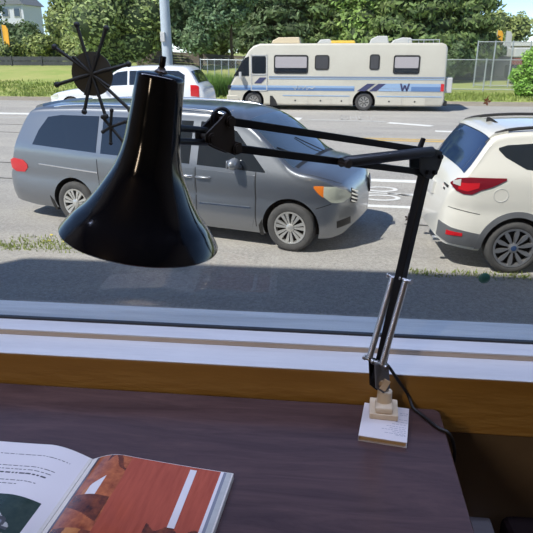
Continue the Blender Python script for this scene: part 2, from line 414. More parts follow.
# ------------------------------------------------------------------ table
m_table = wood_mat('dark_walnut_tabletop', (.046, .028, .030), (.102, .060, .058), (1.2, 9, 9), .2)
tb = thing('table', 'dark walnut table standing against the window wall with lamp and magazine on it', 'table', (-.55, .62, 0))
g = M()
TX0, TX1, TY0, TY1 = -1.35+.55, .235+.55, .16-.62, 1.036-.62
rr = .016; poly = []
for cx, cy, a0 in ((TX1-rr, TY1-rr, 0), (TX0+rr, TY1-rr, 90), (TX0+rr, TY0+rr, 180), (TX1-rr, TY0+rr, 270)):
    for k in range(7): a = R(a0+15*k); poly.append((cx+rr*math.cos(a), cy+rr*math.sin(a)))
g.prism(poly, lambda u, v, t: (u, v, t), .718, .75); g.build('tabletop', m_table, tb, 30, bevel=.003)
g = M()
g.box(((TX0+TX1)/2, TY0+.08, .668), (TX1-TX0-.16, .02, .1)); g.box(((TX0+TX1)/2, TY1-.08, .668), (TX1-TX0-.16, .02, .1))
g.box((TX0+.08, (TY0+TY1)/2, .668), (.02, TY1-TY0-.16, .1)); g.box((TX1-.08, (TY0+TY1)/2, .668), (.02, TY1-TY0-.16, .1))
g.build('apron', m_table, tb, 0)
for x in (TX0+.09, TX1-.09):
    for y in (TY0+.09, TY1-.09):
        M().lathe([(.018, 0), (.03, .7), (.03, .718)], 4, Matrix.Translation((x, y, 0)) @ Matrix.Rotation(PI/4, 4, 'Z'), cap=True).build('leg', m_table, tb, 0, bevel=.003)

# chair to the right of the table
m_chairwood = mat('dark_chair_wood', (.055, .042, .04), .4, var=(.035, .026, .025), scale=8, stretch=(1, 1, 6))
m_seat = mat('dark_oxblood_vinyl', (.010, .0045, .005), .7, spec=.15)
ch = thing('stool', 'low dark stool beside the right end of the table', 'stool', (.352, .93, .014))
g = M().box((0, 0, .438), (.05, .28, .026)); g.build('seat', mat('blue_lit_dark_wood', (.15, .14, .15), .4, var=(.12, .11, .12), scale=12, stretch=(1, 6, 1)), ch, 0, bevel=.006)  # dark wood seat, the bluish light on it mixed into its colour
for x in (-.014, .014):
    for y in (-.11, .11): M().box((x, y, .2125), (.018, .024, .425)).build('leg', m_chairwood, ch, 0, bevel=.002)
ch = thing('chair', 'dark oxblood padded chair partly seen at bottom right corner', 'chair', (.665, .90, 0))
g = M()
g.prism([(-.27, .235), (.26, .235), (.25, -.24), (-.24, -.24)], lambda u, v, t: (u, v, t), .39, .475); g.build('seat', m_seat, ch, 0, bevel=.02, bseg=3)
g = M().box((0, 0, .37), (.46, .42, .04)); g.build('seat_frame', m_chairwood, ch, 0, bevel=.004)
for x in (-.2, .2):
    for y in (-.18, .18): M().lathe([(.014, 0), (.02, .352)], 10, Matrix.Translation((x, y, 0)), cap=True).build('leg', m_chairwood, ch, 30)
g = M().box((.24, -.02, .66), (.04, .42, .30), Matrix.Rotation(R(8), 3, 'Y')); g.build('backrest', m_seat, ch, 0, bevel=.012)
for y in (-.18, .14): M().tube([(.205, y, .37), (.262, y, .80)], .013).build('back_post', m_chairwood, ch, 30)

# ------------------------------------------------------------------ open magazine
m_paper = mat('glossy_white_paper', (.70, .66, .66), .3, coat=.3)
m_ink = mat('black_print_ink', (.05, .05, .055), .4)
m_edge = mat('page_block_edge', (.72, .68, .62), .7, var=(.55, .51, .46), scale=300, stretch=(1, 1, 20))
pic = {}
def pm(n, c, v=None, sc=30., st=None): return mat('print_'+n, c, .22, coat=.5, var=v, scale=sc, stretch=st)
PM = [m_paper, m_ink, pm('dark_green', (.018, .035, .028), (.04, .06, .045), 40), pm('pale_grey', (.50, .50, .47), (.40, .40, .38), 40),
      pm('red_brown', (.44, .090, .045), (.33, .062, .030), 14, (10, 1, 1)), pm('orange_brown', (.52, .15, .05), (.20, .04, .015), 60), pm('deep_brown', (.05, .014, .009), (.24, .06, .022), 70),
      pm('amber_glow', (.60, .26, .07), (.45, .15, .04), 30), pm('gutter_sheen', (.10, .10, .14), (.06, .05, .07), 20), pm('strip_grey', (.22, .23, .27))]
mg = thing('magazine', 'open glossy magazine with a car picture and red wood photo lying on the table', 'magazine', (-.392, .807, .75), R(-4.2))
# local: x to the right along the page, y away; gutter leans as in the photo's page line
def pgz_right(u):   # height over the page width, u 0 at the gutter
    return .006+.017*math.sin(min(1, u/.22)*PI*.5)*math.exp(-max(0, u-.22)*1.2)*1.0+(.0 if u > .22 else 0)
def pgz_left(u):
    return .006+.020*math.sin(min(1, u/.28)*PI*.5)*math.exp(-max(0, u-.28)*1.0)
LW, RW, PH = .262, .247, .32
def page(zf, W_, sgn, lift, cls, nx=200, ny=200):
    g = M(); vs = []; fs = []; mi = []
    for i in range(nx+1):
        for j in range(ny+1):
            u, v = i/nx, j/ny; vs.append((sgn*(u*W_+.002), -v*PH, zf(u)+lift))
    for i in range(nx):
        for j in range(ny):
            a = i*(ny+1)+j; fs.append((a, a+1, a+ny+2, a+ny+1)); mi.append(cls((i+.5)/nx, (j+.5)/ny))
    g.add(vs, fs); g.m = mi; return g
random.seed(11)
TXT = {}
def word_row(r):
    if r not in TXT:
        x = .0; ws = []
        while x < 1: w = random.uniform(.012, .04); ws.append((x, x+w)); x += w+.009
        TXT[r] = ws
    return TXT[r]
def cls_left(u, v):
    uu = 1-u                          # 0 at the outer edge
    y = v*PH
    rows = [.030]+[.058+.0085*k for k in range(6)]
    for r, y0 in enumerate(rows):
        if abs(y-y0) < .0010:
            t0, t1 = (.05, .91) if r == 0 else (.08, .885-.013*r)
            if r == 4: t1 = .45
            if r == 6: t1 = .70
            if t0 < uu < t1 and any(a < uu < b for a, b in word_row(r)): return 1
    if v > .385 and uu < .915:
        # the printed picture: pale old car before dark green shrubs
        w = (v-.385)/.3
        if ((uu-.775)/.036)**2+((w-.56)/.11)**2 < 1: return 9 if ((uu-.775)/.016)**2+((w-.56)/.05)**2 < 1 else 1
        if uu < .70 and .24 < w < .40: return 3 if w < .31 else 2
        if uu < .84 and .62 > w > .38+max(0, uu-.74)*2.0: return 3
        if uu < .84 and .66 > w >= .62: return 1
        return 3 if w > .74 else 2
    return 0
def cls_right(u, v):
    # printed picture: red wood panels, pale strips, a bright reflection near the gutter
    s = u+.10*v*0
    if u > .965: return 3
    if u > .945: return 9
    if u > .925: return 0
    if u > .30+.02*v:
        if v > .43+.02*math.sin(u*40) and u > .60: return 6
        return 4
    if u < .055: return 8  # blue-black sheen of the page by the gutter, painted as colour
    if .10 < u < .20 and .16 < v < .30 and (v-.16)/.14 > (.20-u)/.13: return 0 if u > .125+.05*(v-.16) else 7
    if .06 < u < .30 and v > .30 and (v-.30) < .06+.35*u: return 6
    if v < .16 and u > .14 and abs(v-.05-.05*math.sin(u*26)) < .018+.012*math.sin(u*60): return 6
    if v > .52: return 6 if math.sin(u*34+v*8) > .1 else 7
    return 5
g = page(pgz_left, LW, -1, 0, cls_left); o = g.build('left_page', PM, mg, 40); o['label'] = 'white page with text and car picture'
g = page(pgz_right, RW, 1, 0, cls_right)
for k in range(14):
    v0, v1 = .02+.40*k/14, .02+.40*(k+1)/14
    q = [(.715+.035*(v-.05)+e, v) for v, e in ((v0, .004), (v0, .05), (v1, .05), (v1, .004))]
    g.add([(u*RW+.002, -v*PH, pgz_right(u)+.0004) for u, v in q], [(0, 1, 2, 3)], 0)
o = g.build('right_page', PM, mg, 40); o['label'] = 'page with a red wood photograph'
for zf, W_, sgn in ((pgz_left, LW, -1), (pgz_right, RW, 1)):
    g = M(); n = 30; vs = []; fs = []
    for i in range(n+1):
        u = i/n
        for y in (0.0015 if sgn > 0 else .001, -PH-.0015):
            vs.append((sgn*(u*(W_+.004)+.0005), y, .0004)); vs.append((sgn*(u*(W_+.004)+.0005), y, zf(u)-.0006))
    for i in range(n):
        a, b_ = 4*i, 4*i+4
        fs += [(a, b_, b_+1, a+1), (a+2, a+3, b_+3, b_+2), (a+1, b_+1, b_+3, a+3), (a, a+2, b_+2, b_)]
    fs += [(0, 1, 3, 2), (4*n, 4*n+2, 4*n+3, 4*n+1)]
    g.add(vs, fs); g.build('page_block', m_edge, mg, 20)

# ------------------------------------------------------------------ white booklet under the lamp
bk = thing('booklet', 'small white booklet with grey print lying under the desk lamp base', 'booklet', (.1210, .9650, .75), R(-8.5))
g = M().box((0, 0, .0055), (.083, .101, .0085)); g.build('page_block', mat('tan_page_edge', (.55, .40, .24), .8), bk, 0)
g = M(); g.box((0, 0, .0109), (.087, .110, .0022)); g.box((0, 0, .0008), (.087, .110, .0016)); g.box((-.043, 0, .006), (.0015, .110, .0118)); g.build('cover', mat('white_card_cover', (.66, .62, .62), .5), bk, 0, bevel=.0006)
g = M(); random.seed(4)
for k, (x0, x1, y) in enumerate([(.004, .04, -.012), (.010, .04, -.018), (-.004, .04, -.0235), (.016, .04, -.029), (.002, .04, -.0345), (.022, .04, -.038), (.026, .042, .034), (.026, .042, .028), (.020, .042, .012), (.020, .042, .004), (.014, .04, -.004)]):
    x = x0
    while x < x1:
        w = random.uniform(.003, .008); w = min(w, x1-x); g.add([(x, y, .01205), (x+w, y, .01205), (x+w, y+.0016, .01205), (x, y+.0016, .01205)], [(0, 1, 2, 3)]); x += w+.0016
g.build('printed_text', mat('grey_print', (.30, .30, .34), .6), bk, 0)

# ------------------------------------------------------------------ desk lamp
LB = Vector((.121, 1.0, 0)); LD = Vector((-.7231, -.6908, 0)); LN = Vector((.6908, -.7231, 0))
lp = thing('desk_lamp', 'black swing arm desk lamp with flared shade and cream base on booklet', 'lamp', (.121, 1.0, .762))
OFF = Vector((.121, 1.0, .762))
def P(a, z, b=0.): return LB+LD*a+LN*b+Vector((0, 0, z))-OFF      # lamp plane -> lamp local
pf = lambda u, v, t: P(u, v, t)
# base: square foot, saddle, socket
rb = Matrix.Rotation(R(-4), 4, 'Z')
g = M()
def rbox(c, d): g.box(rb.to_3x3() @ Vector(c), d, rb.to_3x3())
rbox((0, -.002, .006), (.054, .058, .012)); bo = g.build('base', m_cream, lp, 0, bevel=.002)
g = M(); rbox((0, -.010, .018), (.034, .038, .013)); g.build('saddle', m_cream, bo, 0, bevel=.004)
M().lathe([(.0165, .012), (.0155, .022), (.0145, .026), (.0140, .044), (.0140, .0455), (.0125, .047), (.008, .047), (.008, .036)], 24).build('socket', m_cream, bo, 40)
# fork bracket
g = M().tube([P(.004, .800), P(.005, .826)], .005, 12); g.build('pivot_post', m_chrome, lp, 40)
fk = M()
fk.prism([(.038, .8865), (.0212, .8808), (.0061, .8098), (.0116, .8074), (.0299, .8255)], pf, -.014, -.0105)
fk.build('fork_plate', m_blackm, lp, 30)
fk = M(); fk.prism([(.0491, .8891), (.0128, .8764), (.0027, .8209), (.0204, .8168), (.0414, .8357)], pf, .0105, .014)
fo = fk.build('fork_plate', m_plate, lp, 30); fo['label'] = 'grey plate of the fork'
g = M(); g.tube([P(.029, .842, .008), P(.029, .842, .024)], .0072, 6); g.box(P(.029, .842, .022), (.012, .011, .021), Matrix.Rotation(R(-40), 3, LN)); g.build('thumb_screw', m_brass, lp, 20, bevel=.001)
for a, z in ((.0335, .8815),):
    M().tube([P(a, z, -.018), P(a, z, .018)], .0032, 10).build('bolt', m_chrome, lp, 40)
# lower arm and springs
A0, A1 = (.0245, .845), (-.058, 1.222)
def bar(name, p0, p1, wa, wb, mt, b=0.):
    """square bar between two points of the lamp plane"""
    d = Vector((p1[0]-p0[0], p1[1]-p0[1])); n = Vector((-d.y, d.x)).normalized()*wa/2; m = M()
    m.prism([(p0[0]-n.x, p0[1]-n.y), (p1[0]-n.x, p1[1]-n.y), (p1[0]+n.x, p1[1]+n.y), (p0[0]+n.x, p0[1]+n.y)], pf, b-wb/2, b+wb/2)
    return m.build(name, mt, lp, 0, bevel=.0012)
bar('lower_arm', A0, A1, .016, .016, m_blackm)
def spring(p0, p1, b, name, r=.0062, mt=m_chrome, turns=46):
    q0, q1 = P(*p0, b), P(*p1, b); L_ = (q1-q0).length; m = M()
    core = [(r*.80, 0)]
    prof = []
    n = turns*3
    for i in range(n+1): prof.append((r*(1 if i % 3 else .86), L_*i/n))
    mt4 = Matrix.Translation(q0) @ (q1-q0).to_track_quat('Z', 'Y').to_matrix().to_4x4()
    m.lathe([(0.0001, 0)]+prof+[(0.0001, L_)], 14, mt4)
    o = m.build(name, mt, lp, 60)
    for q in (q0, q1):
        e = M(); e.tube([q-LN*.011, q+LN*.011], .003, 10); e.tube([q+LN*.009, q+LN*.0125], .0052, 10); e.tube([q-LN*.0125, q-LN*.009], .0052, 10)
        e.build('spring_pin', m_chrome, o, 40)
    return o
spring((.0342, .8805), (-.0154, 1.0346), -.0155, 'spring')
spring((.0331, .8825), (-.0140, 1.0389), .0155, 'spring')
# elbow
for b0 in (-.0125, .0085):
    M().prism([(-.0268, 1.2655), (-.0680, 1.2650), (-.0850, 1.2590), (-.0900, 1.2480), (-.0820, 1.228), (-.0650, 1.2131), (-.0465, 1.2195), (-.0315, 1.2317)], pf, b0, b0+.003).build('elbow_plate', m_darkgrey, lp, 30)
for a, z in ((-.080, 1.251), (-.050, 1.2275), (-.068, 1.2255), (-.060, 1.260)):
    M().tube([P(a, z, -.017), P(a, z, .017)], .0042, 12).build('bolt', m_blackm, lp, 40)
M().tube([P(-.036, 1.262), P(-.0465, 1.2835)], [.005, .0042], 10).build('elbow_peg', m_blackm, lp, 40)
# two parallel upper rods and the cylinder between them
bar('upper_rod', (-.066, 1.2600), (.3545, 1.3413), .0105, .012, m_blackm)
bar('upper_rod', (-.046, 1.2268), (.3460, 1.3065), .0105, .012, m_blackm)
g = M(); q0, q1 = P(.158, 1.268, .013), P(-.054, 1.2625, .013)
g.tube([q0, q0+(q1-q0)*.03, q0+(q1-q0)*.05, q1], [.0070, .0070, .0086, .0086], 18); dg = g.build('spring_sleeve', m_darkgrey, lp, 40)
g = M(); g.tube([P(.1555, 1.267, -.008), P(.1555, 1.267, .026)], .0036, 12); g.tube([P(.1555, 1.267, .0225), P(.1555, 1.267, .0275)], .0062, 12); g.build('sleeve_pin', m_brown, dg, 40)
# head bracket
poly = [(.3600, 1.3520), (.3493, 1.3467), (.3478, 1.3164), (.3377, 1.3129), (.3364, 1.3024), (.3475, 1.2984), (.3598, 1.3035), (.392, 1.3192), (.3916, 1.3277), (.3736, 1.3409)]
for b0 in (-.0125, .0095):
    M().prism(poly, pf, b0, b0+.003).build('head_plate', m_brown, lp, 30)
for a, z in ((.3545, 1.3413), (.3455, 1.3065), (.382, 1.3225)):
    o = M().tube([P(a, z, -.0165), P(a, z, .0165)], .0046, 12).build('bolt', m_brown, lp, 40)
    M().tube([P(a, z, .0125), P(a, z, .0150)], .0072, 14).build('washer', m_brown, o, 40)
g = M(); pts = [P(.357+.014*math.cos(R(a)), 1.343+.013*math.sin(R(a)), -.004) for a in range(-20, 201, 20)]; g.tube(pts, .0026, 8); g.build('cord_loop', m_cord, lp, 40)
# shade: axis leans to the picture's right
RT = Vector((.9942, .108, 0)); AX = (Vector((0, 0, 1))*math.cos(R(11.0))+RT*math.sin(R(11.0))).normalized()
S0 = Vector((-.2205, .6469, 1.2172))-OFF
prof = [(0.0, .0918), (.0016, .0925), (.0044, .0910), (.0113, .0861), (.0219, .078), (.0322, .0685), (.0475, .0579), (.0621, .0495), (.0762, .042), (.0855, .0382), (.1026, .0333), (.1183, .0308), (.1338, .0295), (.1458, .0284), (.165, .0272), (.1829, .0261), (.186, .0254), (.1875, .0231), (.1891, .0129), (.1895, .0002)]
cs = curve(prof[3:15])
fine = prof[:3]+[(.0113+(.165-.0113)*i/40, cs(.0113+(.165-.0113)*i/40)) for i in range(41)]+prof[15:]
outer = [(r, z) for z, r in fine]
inner = [(max(.0001, r-.0016), z-.0006) for z, r in reversed(fine)]
mt4 = Matrix.Translation(S0) @ AX.to_track_quat('Z', 'Y').to_matrix().to_4x4()
sh = M().lathe(inner+outer, 72, mt4).build('shade', m_black, lp, 50)
ax = lambda s: mt4 @ Vector((0, 0, s))
M().lathe([(.0001, -.002), (.0075, -.001), (.007, .002), (.0045, .004), (.004, .006), (.0001, .006)], 20, Matrix.Translation(ax(.1888)) @ AX.to_track_quat('Z', 'Y').to_matrix().to_4x4()).build('switch_collar', m_brown, sh, 40)
M().lathe([(.0001, .005), (.0030, .005), (.0030, .007), (.0036, .008), (.0036, .0165), (.003, .0175), (.0001, .0175)], 12, Matrix.Translation(ax(.1888)) @ AX.to_track_quat('Z', 'Y').to_matrix().to_4x4()).build('switch_knob', m_blackm, sh, 40)
bulb = M(); bulb.lathe([(.0001, .02), (.018, .028), (.028, .05), (.026, .07), (.014, .10), (.013, .13), (.0001, .13)], 20, mt4); bulb.build('bulb', mat('frosted_bulb', (.75, .75, .72), .3), sh, 50)
g = M()
c1, c2 = ax(.132), ax(.116)
for c, (a, z) in ((c1, (.383, 1.3315)), (c2, (.383, 1.3165))):
    e = P(a, z); g.tube([e, c+(e-c)*.12], .0042, 10)
g.build('head_prong', m_blackm, lp, 40)
# flex
cp = [P(.012, .872, .0), Vector((.1246, 1.02, .852))-OFF, Vector((.150, 1.03, .812))-OFF, Vector((.172, 1.042, .775))-OFF, Vector((.1815, 1.026, .7565))-OFF, Vector((.1935, 1.012, .7535))-OFF, Vector((.2070, .990, .7535))-OFF, Vector((.222, .966, .7545))-OFF, Vector((.2385, .955, .7525))-OFF, Vector((.250, .955, .728))-OFF, Vector((.255, .955, .69))-OFF, Vector((.252, .965, .58))-OFF, Vector((.252, 1.0, .35))-OFF, Vector((.26, 1.03, .06))-OFF, Vector((.30, 1.03, .004))-OFF]
pts = []
for i in range(len(cp)-1):
    p0, p1, p2, p3 = cp[max(i-1, 0)], cp[i], cp[i+1], cp[min(i+2, len(cp)-1)]
    for k in range(6):
        t = k/6; pts.append(.5*((2*p1)+(p2-p0)*t+(2*p0-5*p1+4*p2-p3)*t*t+(3*p1-p0-3*p2+p3)*t**3))
pts.append(cp[-1])
M().tube(pts, .0032, 10).build('cord', m_cord, lp, 60)

# ------------------------------------------------------------------ things on the glass
GY = 1.1730
def onpane(x, z): k_ = 1.1730/1.1995; return x*k_, 1.43+(z-1.43)*k_
m_orn = mat('dark_olive_plastic', (.045, .050, .047), .6, spec=.3); m_orn2 = mat('black_plastic_rod', (.026, .029, .028), .6, spec=.3)
def W(dx, dz, y=0.): return (dx, y, dz)
def star(name, label, c, ends, disc, rr, br, group=None):
    t = thing(name, label, 'ornament', (onpane(*c)[0], GY, onpane(*c)[1]))
    if disc: M().lathe([(.0001, .0), (disc, .0), (disc, .003), (.0001, .003)], 40, Matrix.Translation((0, 0, 0)) @ Matrix.Rotation(R(90), 4, 'X')).build('disc', m_orn, t, 40)
    for (ex, ez, back) in ends:
        e = Vector((ex, -.004 if disc else -.002, ez)); s_ = Vector((-ex*back, e.y, -ez*back))
        g = M(); g.tube([s_, e], [rr, rr*1.2], 8); g.ball(e, br, 12, 8); g.build('spoke', m_orn2, t, 50)
    return t
k = .0040/2.0    # metres per pixel at the pane (2 mm)
def pe(px, py, cx, cy, sx=.00202, sz=.00215): return ((px-cx)*sx, -(py-cy)*sz)
ends = [(54, 81), (56, 48.5), (80.5, 30), (109, 33), (128, 63), (126, 103), (100.5, 109), (79, 105)]
star('window_ornament', 'large dark disc ornament with eight ball tipped spokes on the window glass', (-.4815, 1.3775),
     [(*pe(x, y, 90.5, 71.5), .48) for x, y in ends], .0415, .0030, .0058)
star('window_ornament', 'small dark six armed star ornament on glass just below the disc ornament', (-.4530, 1.2735),
     [(*pe(x, y, 108.5, 128), .05) for x, y in [(111, 113), (101, 119), (124, 123), (100, 132.5), (107, 143), (120, 141)]], 0, .0028, .0042)
t = M().lathe([(.0001, 0), (.0112, 0), (.0118, -.0012), (.0095, -.003), (.004, -.0036), (.0001, -.0036)], 28, Matrix.Rotation(R(-90), 4, 'X')).build('window_sticker', mat('dark_green_rubber', (.02, .09, .075), .4), None, 50, loc=(onpane(.3315, .9715)[0], GY, onpane(.3315, .9715)[1]))
tag(t, 'round dark green suction disc stuck low on the window glass', 'sticker')
def dry_leaf(c, s_, mt, label):
    g = M(); random.seed(int(c[0]*1000)); 
    for k in range(5):
        a = R(72*k+random.uniform(-20, 20)); d = Vector((math.cos(a), -.2, math.sin(a))); n = Vector((-math.sin(a), 0, math.cos(a)))
        g.add([Vector((0, -.001, 0)), d*s_*.6+n*s_*.35, d*s_*random.uniform(.9, 1.3), d*s_*.6-n*s_*.35], [(0, 1, 2, 3)])
    g.tube([(0, -.001, 0), (s_*.2, -.002, s_*1.7)], s_*.1, 5)
    o = g.build('dry_leaf', mt, None, 0, loc=(onpane(c[0], c[2])[0], c[1], onpane(c[0], c[2])[1])); sm = o.modifiers.new('thick', 'SOLIDIFY'); sm.thickness = .0006
    tag(o, label, 'leaf')
dry_leaf((.162, GY-.001, 1.098), .0065, mat('grey_brown_dry_leaf', (.16, .13, .10), .8), 'small grey brown dried leaf on window glass right of the lower lamp arm')
dry_leaf((.291, GY-.001, 1.331), .0065, mat('rust_dry_leaf', (.42, .17, .09), .8), 'small rust coloured dried leaf on window glass above the white SUV')

# ------------------------------------------------------------------ vehicles
class Car:
    """body lofted along x from profile, plan and section functions; x forward, near side is -y"""
    def __init__(s, x0, x1, top, bot, plan, belt, tumble=.30, crown=.13, p=2.7, lean=None):
        s.x0, s.x1 = x0, x1; s.top = curve(top); s.bot = lambda x: lerp(bot, x); s.plan = curve(plan); s.belt = curve(belt)
        s.tumble, s.crown = tumble, crown; s.pf = p if callable(p) else (lambda x: p)
    def W(s, x, z):
        w = s.plan(x); b = s.bot(x); be = s.belt(x)
        t = max(0, (b+.28-z)/.28); w -= .07*t*t
        d = z-be
        if d > 0: w -= s.tumble*d+.012
        else:
            w -= .012*max(0, 1+d/.10) if d > -.10 else 0
            w -= .030*max(0, 1-abs(z-(b+.5))/.16)**2*.5
        return max(w, .02)
    def zs(s, x):
        h = s.top(x)-s.bot(x); return s.top(x)-min(s.crown, h*.4)
    def Z(s, x, y):
        zs = s.zs(x); c = s.top(x)-zs; w = s.W(x, zs); q = min(1, abs(y)/w)
        p = s.pf(x); return zs+c*(max(0, 1-q**p))**(1/p)
    def section(s, x, n=20, m=12):
        zb, zs = s.bot(x), s.zs(x); c = s.top(x)-zs; pts = [(0, zb), (s.W(x, zb)*.6, zb)]
        for k in range(n+1):
            z = zb+(zs-zb)*k/n; pts.append((s.W(x, z), z))
        w = s.W(x, zs)
        for k in range(1, m+1):
            a = PI/2*k/m; pts.append((w*math.cos(a)**(2/s.pf(x)) if k < m else 0, zs+c*math.sin(a)**(2/s.pf(x))))
        return pts
    def body(s, mt, parent, wheels, wr, cutw, dense=90):
        xs = []
        for i in range(dense+1):
            t = i/dense; t = .5-.5*math.cos(PI*t) if True else t
            xs.append(s.x0+(s.x1-s.x0)*(.35*t+.65*i/dense))
        g = M(); K_ = None; vs = []; 
        for x in xs:
            sec = s.section(x); full = [(y, z) for y, z in sec]+[(-y, z) for y, z in reversed(sec[1:-1])]
            K_ = len(full); vs += [(x, y, z) for y, z in full]
        n = len(xs)
        fs = [(i*K_+k, i*K_+(k+1) % K_, (i+1)*K_+(k+1) % K_, (i+1)*K_+k) for i in range(n-1) for k in range(K_)]
        fs += [tuple(range(K_-1, -1, -1)), tuple((n-1)*K_+k for k in range(K_))]
        g.add(vs, fs); o = g.build('body', [mt, m_well], parent, 40)
        cut = M()
        for (wx, wz) in wheels:
            for sg in (-1, 1):
                y0, y1 = sg*(s.plan(wx)-cutw), sg*(s.plan(wx)+.3)
                cut.tube([(wx, y0, wz), (wx, y1, wz)], wr, 40)
        c = cut.build('cutter', [m_well], None, 0)
        bo = o.modifiers.new('arch', 'BOOLEAN'); bo.object = c; bo.operation = 'DIFFERENCE'; bo.solver = 'EXACT'
        try: bo.material_mode = 'TRANSFER'
        except Exception: pass
        par = o.parent; o.parent = None
        bpy.context.view_layer.update()
        me = bpy.data.meshes.new_from_object(o.evaluated_get(bpy.context.evaluated_depsgraph_get()))
        o.modifiers.clear(); o.data = me; o.parent = par; me.name = 'body'
        bpy.data.objects.remove(c)
        me.polygons.foreach_set('use_smooth', [True]*len(me.polygons)); me.set_sharp_from_angle(angle=R(38))
        return o
    def patch(s, name, lower, upper, mt, parent, off=.004, th=.012, side=-1, nx=26, nz=8):
        """panel following the side surface between two curves (x, z)"""
        lo, hi = (curve(lower) if len(lower) > 2 else (lambda x: lerp(lower, x))), (lambda x: lerp(upper, x))
        lo = lambda x: lerp(lower, x)
        x0, x1 = lower[0][0], lower[-1][0]
        xs = sorted(set([x0+(x1-x0)*i/nx for i in range(nx+1)]+[p[0] for p in lower+upper if x0 <= p[0] <= x1]))
        g = M(); vs = []; n = len(xs)
        for layer in (off, off-th):
            for x in xs:
                a, b = lo(x), hi(x); b = max(b, a+.001)
                for j in range(nz+1):
                    z = a+(b-a)*j/nz
                    e = .01; dwx = (s.W(x+e, z)-s.W(x-e, z))/(2*e); q = math.sqrt(1+dwx*dwx)
                    vs.append((x-dwx/q*layer, side*(s.W(x, z)+layer/q), z))
        Lr = n*(nz+1); fs = []
        for i in range(n-1):
            for j in range(nz):
                a = i*(nz+1)+j; b = a+nz+1
                fs += [(a, b, b+1, a+1), (Lr+a, Lr+a+1, Lr+b+1, Lr+b)]
        rim = [i*(nz+1) for i in range(n)]+[(n-1)*(nz+1)+j for j in range(1, nz+1)]+[i*(nz+1)+nz for i in range(n-2, -1, -1)]+[j for j in range(nz-1, 0, -1)]
        for i in range(len(rim)):
            a, b = rim[i], rim[(i+1) % len(rim)]; fs.append((a, Lr+a, Lr+b, b))
        g.add(vs, fs); return g.build(name, mt, parent, 35)
    def cap(s, name, x0, x1, yb, mt, parent, off=.006, th=.012, nx=16, ny=24, ylo=None):
        """panel on the upper surface (windscreen, rear window) for |y| < yb(x)"""
        g = M(); vs = []
        def nrm(x, y):
            e = .006
            fx = (s.Z(x+e, y)-s.Z(x-e, y))/(2*e); fy = (s.Z(x, y+e)-s.Z(x, y-e))/(2*e)
            return Vector((-fx, -fy, 1)).normalized()
        for layer in (off, off-th):
            for i in range(nx+1):
                x = x0+(x1-x0)*i/nx; h = yb(x); l = -h if ylo is None else ylo(x)
                for j in range(ny+1):
                    y = l+(h-l)*j/ny; p = Vector((x, y, s.Z(x, y)))+nrm(x, y)*layer; vs.append(p)
        Lr = (nx+1)*(ny+1); fs = []
        for i in range(nx):
            for j in range(ny):
                a = i*(ny+1)+j; b = a+ny+1; fs += [(a, b, b+1, a+1), (Lr+a, Lr+a+1, Lr+b+1, Lr+b)]
        rim = [i*(ny+1) for i in range(nx+1)]+[nx*(ny+1)+j for j in range(1, ny+1)]+[i*(ny+1)+ny for i in range(nx-1, -1, -1)]+[j for j in range(ny-1, 0, -1)]
        for i in range(len(rim)):
            a, b = rim[i], rim[(i+1) % len(rim)]; fs.append((a, Lr+a, Lr+b, b))
        g.add(vs, fs); return g.build(name, mt, parent, 35)

